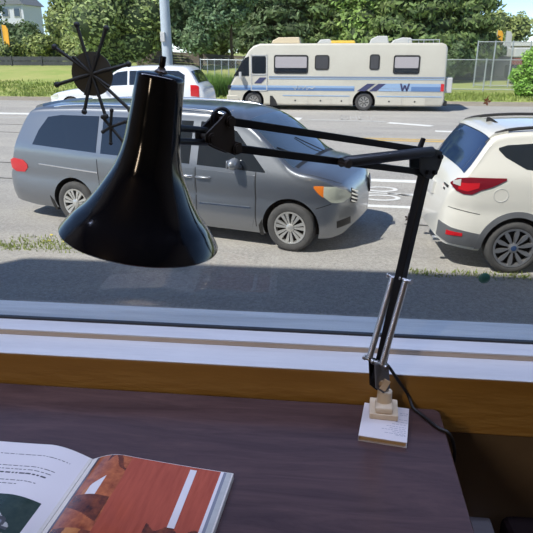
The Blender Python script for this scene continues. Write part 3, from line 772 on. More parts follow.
def wheel(parent, x, z, ysurf, r, side, rim_r, style, mt_rim, w=.22):
    """tyre as the part, rim and hub as its sub-parts; outer face at ysurf on the given side"""
    yo = side*ysurf; rot = Matrix.Translation((x, yo, z)) @ Matrix.Rotation(R(90) if side < 0 else R(-90), 4, 'X')
    # local +z now points outward (away from the car)
    g = M().lathe([(rim_r*.9, -w), (r*.93, -w), (r, -w*.85), (r, -w*.15), (r*.965, -.012), (r*.86, 0), (rim_r*1.06, -.004), (rim_r, -.012), (rim_r*.97, -.06), (rim_r*.9, -w)], 48, rot)
    o = g.build('wheel', m_rubber, parent, 45)
    g = M(); g.lathe([(.001, -.075), (rim_r*.95, -.08)], 40, rot); g.build('brake_disc', m_well, o, 0)
    g = M(); g.lathe([(rim_r, -.014), (rim_r, -.004), (rim_r*.90, -.008), (rim_r*.87, -.06)], 48, rot)
    n = {'twin': 7, 'leaf': 10, 'steel': 8}[style]
    for k in range(n):
        a0 = 2*PI*k/n+.2
        def pt(rad, ang, zz): return rot @ Vector((rad*math.cos(a0+ang), rad*math.sin(a0+ang), zz))
        if style == 'twin':
            for sg in (-1, 1):
                q = [(.16, sg*.22), (.16, sg*.75), (.9, sg*.205+.055), (.9, sg*.205-.055)]
                inner = [(rim_r*.20, sg*.02), (rim_r*.20, sg*.42), (rim_r*.92, sg*.29), (rim_r*.92, sg*.055)]
                vs = [pt(a, b, -.010-.010*(i < 2)) for i, (a, b) in enumerate(inner)]+[pt(a, b, -.04) for a, b in inner]
                g.add(vs, [(0, 1, 2, 3), (4, 7, 6, 5), (0, 4, 5, 1), (1, 5, 6, 2), (2, 6, 7, 3), (3, 7, 4, 0)])
        elif style == 'leaf':
            inner = [(rim_r*.16, -.12), (rim_r*.16, .12), (rim_r*.5, .17), (rim_r*.75, .16), (rim_r*.95, .06), (rim_r*.95, -.05), (rim_r*.75, -.13), (rim_r*.5, -.16)]
            m_ = len(inner); vs = [pt(a, b, -.006-.010*(i < 2)) for i, (a, b) in enumerate(inner)]+[pt(a, b, -.04) for a, b in inner]
            g.add(vs, [tuple(range(m_)), tuple(range(2*m_-1, m_-1, -1))]+[(i, m_+i, m_+(i+1) % m_, (i+1) % m_) for i in range(m_)])
        else:
            inner = [(rim_r*.3, -.22), (rim_r*.3, .22), (rim_r*.9, .30), (rim_r*.9, -.30)]
            vs = [pt(a, b, -.02) for a, b in inner]+[pt(a, b, -.04) for a, b in inner]
            g.add(vs, [(0, 1, 2, 3), (4, 7, 6, 5), (0, 4, 5, 1), (1, 5, 6, 2), (2, 6, 7, 3), (3, 7, 4, 0)])
    g.lathe([(.001, -.002), (rim_r*.17, -.004), (rim_r*.25, -.012), (rim_r*.26, -.05)], 24, rot)
    rim = g.build('rim', mt_rim, o, 35)
    g = M().lathe([(.001, .001), (rim_r*.13, .0), (rim_r*.15, -.006)], 20, rot); g.build('hub_cap', mat('blue_badge', (.03, .06, .14), .3) if style == 'leaf' else mt_rim, o, 40)
    return o

# ---- grey minivan
vyaw = R(-16.07); vo = Vector((-2.235, 8.111, G)); HW = .985
vn = Vector((-math.sin(vyaw), math.cos(vyaw), 0)); vorg = vo+vn*HW
van = thing('minivan', 'dusty grey minivan parked at the near kerb with amber headlight corner and roof rails', 'minivan', vorg, vyaw)
car = Car(-3.20, 2.55,
    [(-3.20, .58), (-3.17, .70), (-3.07, .80), (-3.0, .93), (-2.91, 1.16), (-2.80, 1.42), (-2.69, 1.64), (-2.58, 1.765), (-2.3, 1.80), (-1.4, 1.835), (-.3, 1.845), (.5, 1.83), (.85, 1.79), (1.1, 1.70), (1.45, 1.45), (1.78, 1.185), (1.9, 1.13), (2.1, 1.09), (2.27, 1.03), (2.40, .955), (2.47, .86), (2.53, .72), (2.55, .60)],
    [(-3.20, .40), (-3.1, .27), (-2.6, .22), (2.0, .20), (2.30, .20), (2.44, .24), (2.55, .36)],
    [(-3.20, .62), (-3.16, .78), (-3.08, .90), (-2.9, .955), (-2.4, .98), (-1.5, HW), (1.6, HW), (1.95, .97), (2.18, .915), (2.35, .80), (2.46, .63), (2.53, .44), (2.55, .36)],
    [(-3.22, 1.20), (-2.4, 1.175), (-1.2, 1.125), (.4, 1.075), (1.3, 1.03), (2.62, .98)], tumble=.33, crown=.12, p=lambda x: lerp([(1.0, 2.8), (1.75, 3.0), (2.0, 4.2)], x))
WHZ = .335
car.body(m_vanpaint, van, [(1.785, WHZ+.01), (-1.785, WHZ+.01)], .395, .30)
for x in (1.785, -1.785):
    for sd in (-1, 1): wheel(van, x, WHZ, HW-.012, WHZ, sd, .225, 'twin', m_alloy)
def both(fn):
    for sd in (-1, 1): fn(sd)
def vp(sd):
    car.patch('quarter_window', [(-2.50, 1.205), (-1.30, 1.15)], [(-2.50, 1.21), (-2.40, 1.42), (-2.24, 1.62), (-2.0, 1.655), (-1.30, 1.665)], m_carglass, van, .003, side=sd)
    car.patch('sliding_door_window', [(-1.22, 1.145), (.28, 1.10)], [(-1.22, 1.665), (.28, 1.665)], m_carglass, van, .003, side=sd)
    car.patch('front_door_window', [(.40, 1.095), (1.42, 1.06)], [(.40, 1.665), (.70, 1.65), (.95, 1.56), (1.42, 1.075)], m_carglass, van, .003, side=sd)
    car.patch('sliding_door', [(-1.27, .50), (-1.18, .30), (.36, .27)], [(-1.27, 1.09), (.36, 1.045)], m_vanpaint, van, .004, .010, side=sd, nz=16)
    car.patch('front_door', [(.40, .27), (1.22, .26), (1.28, .45)], [(.40, 1.045), (1.28, 1.01)], m_vanpaint, van, .004, .010, side=sd, nz=16)
    for a, b in ((-1.285, 'x'), (.38, 'x'), (1.292, 'x')):
        car.patch('door_seam', [(a-.006, .30), (a+.006, .30)], [(a-.006, 1.06), (a+.006, 1.06)], m_plastic, van, .0015, .008, side=sd, nx=2, nz=14)
    car.patch('chrome_trim', [(-2.40, .905), (-1.29, .845)], [(-2.40, .918), (-1.29, .864)], m_chrometrim, van, .008, .014, side=sd, nz=2)
    car.patch('chrome_trim', [(-1.24, .55), (.34, .555)], [(-1.24, .568), (.34, .573)], m_chrometrim, van, .010, .016, side=sd, nz=2)
    car.patch('chrome_trim', [(.42, .555), (1.22, .56)], [(.42, .573), (1.22, .576)], m_chrometrim, van, .010, .016, side=sd, nz=2)
    car.patch('tail_light', [(-3.01, .80), (-2.90, .75), (-2.72, .76), (-2.64, .83)], [(-3.01, .93), (-2.92, .97), (-2.72, .95), (-2.64, .88)], m_red, van, .010, .016, side=sd)
    car.patch('headlight', [(2.22, .79), (2.31, .70), (2.43, .69), (2.495, .74)], [(2.22, .925), (2.35, .915), (2.45, .85), (2.495, .78)], m_lens, van, .008, .016, side=sd, nx=16)
    car.patch('turn_signal', [(2.10, .905), (2.15, .84), (2.22, .775)], [(2.10, .93), (2.15, .932), (2.22, .93)], m_amber, van, .008, .016, side=sd, nx=10)
    car.patch('bumper_seam', [(2.13, .62), (2.31, .68)], [(2.13, .63), (2.31, .69)], m_plastic, van, .0015, .008, side=sd, nz=2)
    car.patch('grille', [(2.50, .66), (2.545, .62)], [(2.50, .86), (2.545, .74)], m_plastic, van, .010, .018, side=sd, nx=8)
    for zz in (.68, .73, .78, .83): car.patch('grille_bar', [(2.498, zz), (2.547, zz-.06)], [(2.498, zz+.02), (2.547, zz-.04)], m_chrometrim, van, .013, .008, side=sd, nx=6, nz=2)
    car.patch('fog_recess', [(2.38, .34), (2.50, .36)], [(2.38, .44), (2.50, .46)], m_plastic, van, .004, .012, side=sd, nx=8)
    car.patch('mud_flap', [(1.33, .17), (1.385, .17)], [(1.33, .33), (1.385, .42)], m_plastic, van, .005, .05, side=sd, nx=3)
    car.patch('mud_flap', [(-2.26, .17), (-2.20, .17)], [(-2.26, .42), (-2.20, .33)], m_plastic, van, .005, .05, side=sd, nx=3)
    y = sd*car.W(1.08, 1.14)
    mr = M(); mr.ball((1.02, y+sd*.135, 1.165), (.075, .125, .082), 18, 12); mr.tube([(1.06, y-sd*.03, 1.10), (1.04, y+sd*.07, 1.13)], [.03, .025], 10)
    mo = mr.build('mirror', mat('silver_mirror_shell', (.30, .32, .35), .3, metal=.5, coat=1.), van, 60)
    g = M(); g.box((.958, y+sd*.14, 1.165), (.012, .19, .115)); g.build('mirror_glass', m_chrometrim, mo, 0, bevel=.02)
    for hx in (.22, .50):
        y = sd*car.W(hx, .93)
        g = M(); g.tube([(hx-.11, y+sd*.0, .93), (hx-.09, y+sd*.028, .93), (hx+.09, y+sd*.028, .93), (hx+.11, y, .93)], .015, 10); g.build('door_handle', m_chrometrim if hx < .4 else m_vanpaint, van, 50)
    yr = .70
    g = M(); g.tube([(-2.2+2.9*i/20, sd*yr, car.Z(-2.2+2.9*i/20, yr)+.035*math.sin(PI*i/20)**.4) for i in range(21)], .016, 8); g.build('roof_rail', m_chrometrim, van, 50)
both(vp)
car.cap('windshield', 1.06, 1.80, lambda x: car.W(x, car.zs(x))-.075, m_wsglass, van, .004)
car.cap('hood', 1.90, 2.40, lambda x: car.W(x, car.zs(x))-.045-.10*max(0, x-2.1), m_vanpaint, van, .005)
car.cap('cowl', 1.80, 1.845, lambda x: .82, m_plastic, van, .004)
car.cap('spoiler', -2.76, -2.50, lambda x: .62, m_vanpaint, van, .030, .032)
car.cap('rear_window', -2.90, -2.74, lambda x: .60, m_carglass, van, .004)
for yy in (-.36, .36):
    g = M(); g.tube([(1.83, yy, car.Z(1.83, yy)+.02), (1.52, yy-.42, car.Z(1.52, abs(yy-.42))+.02)], .008, 6); g.build('wiper', m_plastic, van, 40)
g = M().box((-3.06, 0, .84), (.03, .32, .16), Matrix.Rotation(R(24), 3, 'Y')); g.build('license_plate', m_pale, van, 0, bevel=.004)

# ---- white SUV, rear wheel at its origin
syaw = R(3); s0 = Vector((2.257, 7.082, G)); SW = .95
sn = Vector((-math.sin(syaw), math.cos(syaw), 0)); sorg = s0+sn*SW
suv = thing('suv', 'cream white SUV seen from its rear corner parked right of the grey minivan', 'SUV', sorg, syaw)
sc_ = Car(-.88, 3.75,
    [(-.88, .58), (-.872, .70), (-.85, .86), (-.81, 1.03), (-.74, 1.14), (-.68, 1.21), (-.52, 1.44), (-.41, 1.60), (-.34, 1.675), (-.1, 1.72), (.4, 1.74), (1.2, 1.73), (1.75, 1.66), (2.1, 1.45), (2.5, 1.15), (2.7, 1.09), (3.2, 1.02), (3.5, .93), (3.68, .78), (3.75, .60)],
    [(-.88, .38), (-.80, .32), (-.45, .27), (3.2, .22), (3.6, .24), (3.75, .36)],
    [(-.88, .55), (-.86, .68), (-.80, .79), (-.70, .865), (-.5, .925), (-.2, .946), (0, SW), (2.6, SW), (3.2, .92), (3.5, .82), (3.68, .62), (3.75, .45)],
    [(-.88, 1.24), (-.6, 1.235), (.1, 1.20), (2.5, 1.05), (3.75, .95)], tumble=.36, crown=.10, p=3.2)
def rear_x(c, y, z):
    x = c.x0
    while x < 0 and (c.W(x, z) < abs(y) or c.top(x) < z+.02): x += .004
    return x
sc_.body(m_whitecar, suv, [(0, .335), (2.85, .335)], .40, .30)
for x in (0, 2.85):
    for sd in (-1, 1): wheel(suv, x, .33, SW-.004, .33, sd, .245, 'leaf', m_alloyd, .23)
def arch(c, wx, wz, r0, r1, mt, parent, sd, a0=-5, a1=185):
    g = M(); vs = []; n = 30
    for i in range(n+1):
        a = R(a0+(a1-a0)*i/n)
        for rr in (r0, r1):
            x, z = wx+rr*math.cos(a), wz+rr*math.sin(a); w = c.W(x, z)
            vs += [(x, sd*(w+.014), z), (x, sd*(w-.02), z)]
    fs = []
    for i in range(n):
        a = 4*i; b = a+4
        fs += [(a, b, b+2, a+2), (a, a+1, b+1, b), (a+2, b+2, b+3, a+3)]
    g.add(vs, fs); return g.build('wheel_arch', mt, parent, 40)
def sp_(sd):
    sc_.patch('quarter_window', [(-.30, 1.50), (-.22, 1.42), (.02, 1.29), (.30, 1.25)], [(-.30, 1.525), (-.2, 1.555), (.1, 1.575), (.30, 1.575)], m_carglass, suv, .003, side=sd)
    sc_.patch('rear_door_window', [(.36, 1.25), (1.22, 1.20)], [(.36, 1.575), (1.22, 1.575)], m_carglass, suv, .003, side=sd)
    sc_.patch('front_door_window', [(1.30, 1.20), (2.25, 1.12)], [(1.30, 1.575), (1.6, 1.56), (2.25, 1.14)], m_carglass, suv, .003, side=sd)
    sc_.patch('rear_door', [(.46, .42), (1.24, .40)], [(.30, 1.19), (1.24, 1.14)] if False else [(.46, 1.18), (1.24, 1.14)], m_whitecar, suv, .004, .01, side=sd, nz=14)
    sc_.patch('front_door', [(1.27, .40), (2.22, .40)], [(1.27, 1.14), (2.22, 1.05)], m_whitecar, suv, .004, .01, side=sd, nz=14)
    sc_.patch('tail_light', [(-.80, 1.09), (-.74, 1.02), (-.66, .985), (-.57, .985), (-.48, 1.04), (-.36, 1.08), (-.20, 1.165)], [(-.80, 1.11), (-.74, 1.17), (-.60, 1.19), (-.20, 1.19)], m_darkred, suv, .010, .016, side=sd)
    sc_.patch('tail_light_lens', [(-.72, 1.04), (-.62, 1.02), (-.50, 1.07)], [(-.72, 1.12), (-.62, 1.12), (-.50, 1.13)], m_red, suv, .014, .016, side=sd)
    sc_.patch('reverse_lens', [(-.775, 1.10), (-.70, 1.08)], [(-.775, 1.135), (-.70, 1.165)], m_pale, suv, .016, .016, side=sd, nx=8)
    sc_.patch('bumper_cladding', [(-.865, .40), (-.75, .34), (-.42, .31)], [(-.865, .60), (-.75, .555), (-.42, .50)], m_cladd, suv, .010, .02, side=sd)
    sc_.patch('rocker_cladding', [(.42, .27), (2.42, .25)], [(.42, .42), (2.42, .40)], m_cladd, suv, .010, .02, side=sd)
    sc_.patch('reflector', [(-.79, .455), (-.62, .46)], [(-.79, .515), (-.62, .50)], m_red, suv, .016, .014, side=sd, nz=3)
    sc_.patch('bumper_seam', [(-.80, .80), (-.45, .74)], [(-.80, .808), (-.45, .748)], m_plastic, suv, .0015, .008, side=sd, nz=2)
    for wx in (0, 2.85): arch(sc_, wx, .335, .385, .455, m_cladd, suv, sd)
    g = M(); n = 20; g.tube([(-.42+2.2*i/n, sd*.70, sc_.Z(-.42+2.2*i/n, .70)+.055*math.sin(PI*i/n)**.35-.006) for i in range(n+1)], .02, 8); g.build('roof_rail', m_plastic, suv, 50)
    if sd < 0:
        g = M(); n = 24; vs = [(-.24+.085*math.cos(2*PI*i/n), 0, .985+.078*math.sin(2*PI*i/n)) for i in range(n)]
        ro = M(); ro.tube([(x, sd*(sc_.W(x, z)+.001), z) for x, y, z in vs+vs[:1]], .004, 6, cap=False); ro.build('fuel_door', m_pale, suv, 50)
    g = M(); y = sd*sc_.W(2.15, 1.15); g.ball((2.12, y+sd*.12, 1.18), (.07, .12, .08), 16, 10); g.build('mirror', m_whitecar, suv, 60)
    g = M(); g.tube([(-.90, sd*.55, .315), (-.65, sd*.55, .33)], .042, 16); g.build('exhaust_tip', m_chrometrim, suv, 50)
both(sp_)
sc_.cap('rear_window', -.655, -.365, lambda x: sc_.W(x, sc_.zs(x))-.10, mat('blue_black_rear_glass', (.012, .028, .085), .05, spec=.8), suv, .006)
sc_.cap('rear_spoiler', -.38, -.18, lambda x: .72, m_whitecar, suv, .026, .03)
sc_.cap('windshield', 1.86, 2.52, lambda x: sc_.W(x, sc_.zs(x))-.08, m_wsglass, suv, .004)
g = M(); g.prism([(-.24, 1.70), (-.05, 1.70), (-.20, 1.785), (-.235, 1.785)], lambda u, v, t: (u, t, v), -.016, .016); g.build('antenna_fin', m_plastic, suv, 0, bevel=.006)
g = M().box((-.855, 0, .90), (.04, .34, .16), Matrix.Rotation(R(10), 3, 'Y')); g.build('license_plate', m_pale, suv, 0, bevel=.004)
g = M()
for y0, n, z in ((-.50, 6, 1.02), (-.56, 2, .975)):
    for i in range(n):
        yy = y0-.036*i; xx = rear_x(sc_, yy, z)
        g.box((xx, yy, z), (.014, .024, .006)); g.box((xx+.003, yy, z+.018), (.014, .024, .006)); g.box((xx, yy+.010, z+.009), (.014, .006, .024))
g.build('badge', m_darkgrey, suv, 0)

# ---- white minivan across the street (faces left)
wv = thing('minivan', 'white minivan with red tail light driving behind the grey minivan', 'minivan', (-9.0+math.sin(R(3))*1.0, 23.2+1.0, G), R(-3))
wc = Car(-2.40, 4.16,
    [(-2.40, .55), (-2.36, .72), (-2.2, .86), (-1.7, .98), (-.7, 1.13), (-.25, 1.22), (.2, 1.52), (.6, 1.80), (.95, 1.90), (2.0, 1.945), (3.2, 1.93), (3.45, 1.86), (3.62, 1.68), (3.86, 1.30), (4.0, 1.18), (4.1, .95), (4.16, .6)],
    [(-2.4, .36), (-2.2, .22), (3.8, .24), (4.16, .40)],
    [(-2.40, .55), (-2.3, .78), (-2.0, .92), (-1.3, 1.0), (3.3, 1.0), (3.7, .965), (4.0, .90), (4.16, .78)],
    [(-2.4, 1.0), (-.2, 1.12), (4.16, 1.24)], tumble=.28, crown=.12)
wc.body(m_whitevan, wv, [(-1.35, .36), (2.75, .36)], .42, .3, 60)
for x in (-1.35, 2.75):
    for sd in (-1, 1): wheel(wv, x, .36, .99, .36, sd, .24, 'steel', m_alloy)
def wp(sd):
    wc.patch('front_door_window', [(-.1, 1.16), (1.05, 1.22)], [(-.1, 1.18), (.25, 1.45), (.62, 1.68), (1.05, 1.74)], m_carglass, wv, .004, side=sd)
    wc.patch('sliding_door_window', [(1.13, 1.22), (2.25, 1.25)], [(1.13, 1.74), (2.25, 1.76)], m_carglass, wv, .004, side=sd)
    wc.patch('quarter_window', [(2.34, 1.25), (3.35, 1.27)], [(2.34, 1.76), (3.1, 1.75), (3.35, 1.6)], m_carglass, wv, .004, side=sd)
    wc.patch('tail_light', [(3.58, .84), (3.90, .80)], [(3.58, 1.25), (3.80, 1.24), (3.90, 1.19)], m_red, wv, .012, .02, side=sd)
    wc.patch('headlight', [(-2.28, .62), (-1.9, .68)], [(-2.28, .76), (-1.9, .86)], m_lens, wv, .01, .02, side=sd)
    g = M(); y = sd*wc.W(.05, 1.2); g.ball((.1, y+sd*.14, 1.2), (.08, .13, .1), 14, 8); g.build('mirror', m_whitevan, wv, 60)
both(wp)
wc.cap('rear_window', 3.56, 3.84, lambda x: .74, m_carglass, wv, .006)
wc.cap('windshield', -.16, .72, lambda x: wc.W(x, wc.zs(x))-.08, m_wsglass, wv, .004)

# ---- motorhome (faces left)
rv = thing('motorhome', 'long cream motorhome with blue side stripes parked across the street', 'motorhome', (1.315, 26.585, G), R(-1))
RB = 2.35
g = M()
side_prof = [(-5.86, .34), (-5.92, .52), (-5.92, .78), (-5.80, 1.04), (-5.14, 2.22), (-4.98, 2.46), (-4.78, 2.64), (-4.5, 2.73), (3.06, 2.76), (3.24, 2.70), (3.32, 2.55), (3.38, .42), (3.32, .22), (1.0, .20), (-5.6, .20)]
g.prism(side_prof, lambda u, v, t: (u, t, v), 0, RB)
ro = g.build('body', [m_rv, m_well], rv, 0)
bv = ro.modifiers.new('b', 'BEVEL'); bv.width = .09; bv.segments = 4; bv.limit_method = 'ANGLE'; bv.angle_limit = R(60)
cut = M()
for wx in (-4.81, .01):
    for y0, y1 in ((-.3, .30), (RB-.30, RB+.3)): cut.tube([(wx, y0, .38), (wx, y1, .38)], .48, 40)
cu = cut.build('cutter', [m_well], None, 0)
ro.parent = None
bo = ro.modifiers.new('arch', 'BOOLEAN'); bo.object = cu; bo.operation = 'DIFFERENCE'; bo.solver = 'EXACT'; bo.material_mode = 'TRANSFER'
bpy.context.view_layer.update()
me = bpy.data.meshes.new_from_object(ro.evaluated_get(bpy.context.evaluated_depsgraph_get())); ro.modifiers.clear(); ro.data = me; ro.parent = rv; bpy.data.objects.remove(cu)
me.polygons.foreach_set('use_smooth', [True]*len(me.polygons)); me.set_sharp_from_angle(angle=R(30))
def rside(name, poly, mt, d0=.002, d1=.014, parent=None, bevel=0.):
    return M().prism(poly, lambda u, v, t: (u, -t, v), -d0, d1).build(name, mt, parent or rv, 0, bevel=bevel)
def rect(a, b, c, d): return [(a, b), (c, b), (c, d), (a, d)]
def rrect(a, b, c, d, r=.08):
    pts = []
    for cx, cy, a0 in ((c-r, d-r, 0), (a+r, d-r, 90), (a+r, b+r, 180), (c-r, b+r, 270)):
        for k in range(5): an = R(a0+22.5*k); pts.append((cx+r*math.cos(an), cy+r*math.sin(an)))
    return pts
m_blind = mat('grey_window_blind', (.42, .39, .40), .5)
for (a, b, c, d) in ((-3.89, 1.52, -2.42, 2.28), (-2.14, 1.68, -1.53, 2.28), (.16, 1.69, .58, 2.31), (1.15, 1.53, 2.24, 2.28)):
    f = rside('window_frame', rrect(a, b, c, d, .1), m_plastic, .002, .02)
    if c-a > 1:
        rside('window_pane', rrect(a+.06, b+.24, c-.06, d-.07, .05), m_blind, -.018, .026, f); rside('window_pane', rrect(a+.06, b+.05, c-.06, b+.22, .04), m_carglass, -.018, .026, f)
    else: rside('window_pane', rrect(a+.05, b+.05, c-.05, d-.05, .05), mat('smoked_pane', (.08, .08, .085), .08, coat=.5), -.018, .026, f)
rside('stripe', rect(-5.80, .83, -.42, .93), m_blue2); rside('stripe', rect(-5.76, .94, -.42, 1.03), m_blue1)
rside('stripe', rect(.60, .83, 3.22, .93), m_blue1); rside('stripe', rect(.70, .94, 3.22, 1.14), m_blue1, .002, .013); rside('stripe', rect(1.96, .83, 3.2, 1.02), m_blue2, -.012, .017)
rside('stripe', [(-.30, .83), (.06, .83), (.45, 1.13), (.12, 1.13)], m_navy, .002, .016); rside('stripe', [(.20, .83), (.52, .83), (.90, 1.13), (.58, 1.13)], m_navy, .002, .016)
rside('stripe', rect(-4.1, 1.36, 3.3, 1.415), mat('slate_line', (.22, .27, .36), .4)); rside('stripe', rect(-4.1, 1.30, 3.3, 1.33), m_blue1)
rside('stripe', rect(-3.5, .60, -.6, .635), m_blue1); rside('stripe', rect(.55, .60, 3.25, .635), m_blue1)
rside('stripe', [(-5.78, 1.30), (-4.95, 1.18), (-4.2, 1.44), (-4.2, 1.20), (-4.9, 1.10)], m_navy, .002, .010) if False else rside('stripe', [(-4.75, 1.12), (-4.45, 1.12), (-4.2, 1.36), (-4.5, 1.36)], m_navy, .002, .016)
wl = M()
for (x0, z0, x1, z1) in ((1.52, 1.15, 1.60, .85), (1.60, .85, 1.69, 1.08), (1.69, 1.08, 1.78, .85), (1.78, .85, 1.86, 1.15)):
    wl.prism([(x0-.035, z0), (x0+.035, z0), (x1+.035, z1), (x1-.035, z1)], lambda u, v, t: (u, -t, v), .012, .026)
wl.build('emblem', m_navy, rv, 0)
sg = M(); pts = [(-3.05, .98), (-2.95, .86), (-2.85, 1.04), (-2.80, .88), (-2.70, 1.0), (-2.62, .88), (-2.5, 1.02), (-2.45, .86), (-2.36, .96), (-2.22, .90), (-2.1, 1.0)]
sg.tube([(x, -.018, z) for x, z in pts], .016, 6); sg.build('script_lettering', m_pale, rv, 40)
d_ = M()
for q in (rect(-4.90, .80, -4.86, 2.29), rect(-4.22, .80, -4.18, 2.29), rect(-4.90, 2.25, -4.18, 2.29), rect(-4.90, .80, -4.18, .84), rect(-4.90, 1.46, -4.18, 1.50)): d_.prism(q, lambda u, v, t: (u, -t, v), .0, .022)
dr = d_.build('cab_door', m_pale, rv, 0)
rside('cab_window', rrect(-4.84, 1.52, -4.24, 2.22, .05), m_carglass, 0, .014, dr)
rside('side_glass', [(-5.66, 1.42), (-4.98, 1.42), (-4.98, 2.22), (-5.14, 2.16)], m_carglass, 0, .014)
g = M().prism([(-5.81, 1.08), (-5.16, 2.24), (-5.175, 2.25), (-5.825, 1.09)], lambda u, v, t: (u, t, v), .14, RB-.14); g.build('windshield', m_wsglass, rv, 0)
g = M(); g.box((-5.33, -.18, 1.45), (.10, .16, .28)); g.tube([(-5.33, -.12, 1.36), (-5.30, .02, 1.24)], .022, 6); g.build('mirror', m_pale, rv, 0, bevel=.02)
g = M().prism([(-5.93, .86), (-5.93, 1.02), (-5.74, 1.02), (-5.80, .86)], lambda u, v, t: (u, t, v), -.006, .25); g.build('headlight', m_darkgrey, rv, 0)
g = M(); g.prism([(-5.98, .30), (-5.98, .62), (-5.5, .62), (-5.42, .50), (-5.42, .30)], lambda u, v, t: (u, t, v), -.03, RB+.03); g.build('front_bumper', m_rv, rv, 0, bevel=.05)
for x0, x1 in ((-3.5, -2.4), (-2.3, -1.4), (-1.3, -.6), (.55, 1.6), (1.7, 2.6)):
    o = rside('storage_hatch', rrect(x0, .26, x1, .56, .03), m_rv, 0, .012, bevel=.004); rside('latch', rect((x0+x1)/2-.03, .38, (x0+x1)/2+.03, .44), m_darkgrey, -.010, .020, o)
rside('step_well', [(-4.06, .18), (-3.72, .18), (-3.80, .40), (-3.95, .60), (-4.06, .60)], m_plastic, 0, .014)
for wx in (-4.81, .01):
    for sd in (-1, 1):
        w = wheel(rv, wx, .375, 0, .375, -1, .23, 'steel', mat('dull_wheel_steel', (.35, .34, .32), .5, metal=.4), .24)
        w.location = (0, .06 if sd < 0 else RB-.06, 0)
        if sd > 0: w.location = (2*wx, RB-.06, 0); w.rotation_euler = (0, 0, PI)
rside('tail_light', rect(3.17, .84, 3.31, 1.14), m_red, 0, .02)
g = M(); g.box((3.52, .5, 1.08), (.28, .72, .62)); g.build('rear_box', m_pale, rv, 0, bevel=.03)
g = M(); g.box((3.43, RB/2, .34), (.14, RB-.1, .2)); g.build('rear_bumper', m_darkgrey, rv, 0, bevel=.02)
def roofbox(name, x, y, prof, w, mt): return M().prism(prof, lambda u, v, t: (x+u, y+t, 2.735+v), -w/2, w/2).build(name, mt, rv, 0, bevel=.03)
roofbox('air_conditioner', -3.45, RB/2-.3, [(-.62, 0), (-.56, .12), (-.30, .25), (.58, .26), (.64, 0)], .7, mat('tan_plastic', (.66, .55, .38), .5))
roofbox('roof_hatch', -1.0, RB/2-.3, [(-.55, 0), (-.5, .12), (.5, .12), (.55, 0)], .6, m_yellowpl)
roofbox('roof_vent', .56, RB/2-.4, [(-.42, 0), (-.36, .18), (-.1, .30), (.3, .30), (.38, 0)], .6, m_pale)
roofbox('roof_vent', 1.46, RB/2-.4, [(-.42, 0), (-.3, .14), (.05, .24), (.40, .22), (.45, 0)], .6, m_pale)
roofbox('roof_pod', -1.75, RB/2-.3, [(-.35, 0), (-.2, .16), (.2, .18), (.35, 0)], .6, m_pale)
g = M(); 
for y in (.25, RB-.25): g.tube([(1.7, y, 2.88), (3.0, y, 2.88)], .02, 6); [g.tube([(x, y, 2.74), (x, y, 2.88)], .018, 6) for x in (1.72, 2.35, 2.98)]
for x in (1.9, 2.35, 2.8): g.tube([(x, .25, 2.88), (x, RB-.25, 2.88)], .016, 6)
g.build('roof_rack', m_wire, rv, 40)

# ------------------------------------------------------------------ utility pole, fences, flags, houses
pole = thing('utility_pole', 'tall pale blue grey utility pole behind the white minivan', 'pole', (-8.42, 31.0, G))
M().lathe([(.27, 0), (.25, 3.5), (.20, 9), (.0001, 9.01)], 20).build('pole', mat('pale_blue_grey_pole', (.47, .53, .57), .6, var=(.42, .48, .53), scale=3), pole, 50)
g = M().box((-.10, -.30, 3.06), (.22, .14, .46)); g.build('meter_box', m_pale, pole, 0, bevel=.02)
def fence_post(p, h, r): return M().tube([(p[0], p[1], p[2]), (p[0], p[1], p[2]+h)], r, 8)
def wire_fence(name, label, pts, h, sp, zoff, post_r=.045, dens=.16, wr=.006):
    root = thing(name, label, 'fence', (pts[0][0], pts[0][1], 0)); o0 = Vector((pts[0][0], pts[0][1], 0))
    for (p, q) in zip(pts, pts[1:]):
        p_, q_ = Vector((*p, 0)), Vector((*q, 0)); L_ = (q_-p_).length; d = (q_-p_)/L_; n = max(1, round(L_/sp))
        g = M(); zb = ground_z(*p)+zoff; zb2 = ground_z(*q)+zoff
        def at(u, v): return p_+d*u-o0+Vector((0, 0, zb+(zb2-zb)*u/L_+v))
        k = -h
        while k < L_:
            for sgn in (1, -1):
                u0, u1 = (k, k+h); v0, v1 = (0, h) if sgn > 0 else (h, 0)
                a, b = max(0, u0), min(L_, u1)
                if b-a > .03:
                    va = v0+(v1-v0)*(a-u0)/h; vb = v0+(v1-v0)*(b-u0)/h
                    g.tube([at(a, va), at(b, vb)], wr, 3, cap=False)
            k += dens
        g.build('chain_link_mesh', m_wire, root, 0)
        for v in (.06, h): M().tube([at(0, v), at(L_, v)], .028, 6).build('rail', m_wire, root, 40)
        for i in range(n+1): M().tube([at(L_*i/n, -.05), at(L_*i/n, h+.08)], post_r, 8).build('post', m_wire, root, 40)
    return root
wire_fence('chain_link_fence', 'grey chain link fence on grass right of the motorhome', [(6.6, 38.5), (13.8, 38.0)], 1.75, 2.1, .1)
wire_fence('chain_link_fence', 'tall chain link gate fence with leaning rail behind green bush on the right', [(9.1, 41.5), (12.2, 41.0)], 2.7, 1.0, .1)
wire_fence('chain_link_fence', 'pale chain link fence in tall grass left of the motorhome', [(-7.9, 36.4), (-4.9, 36.2)], 1.55, .42, .05, .026)
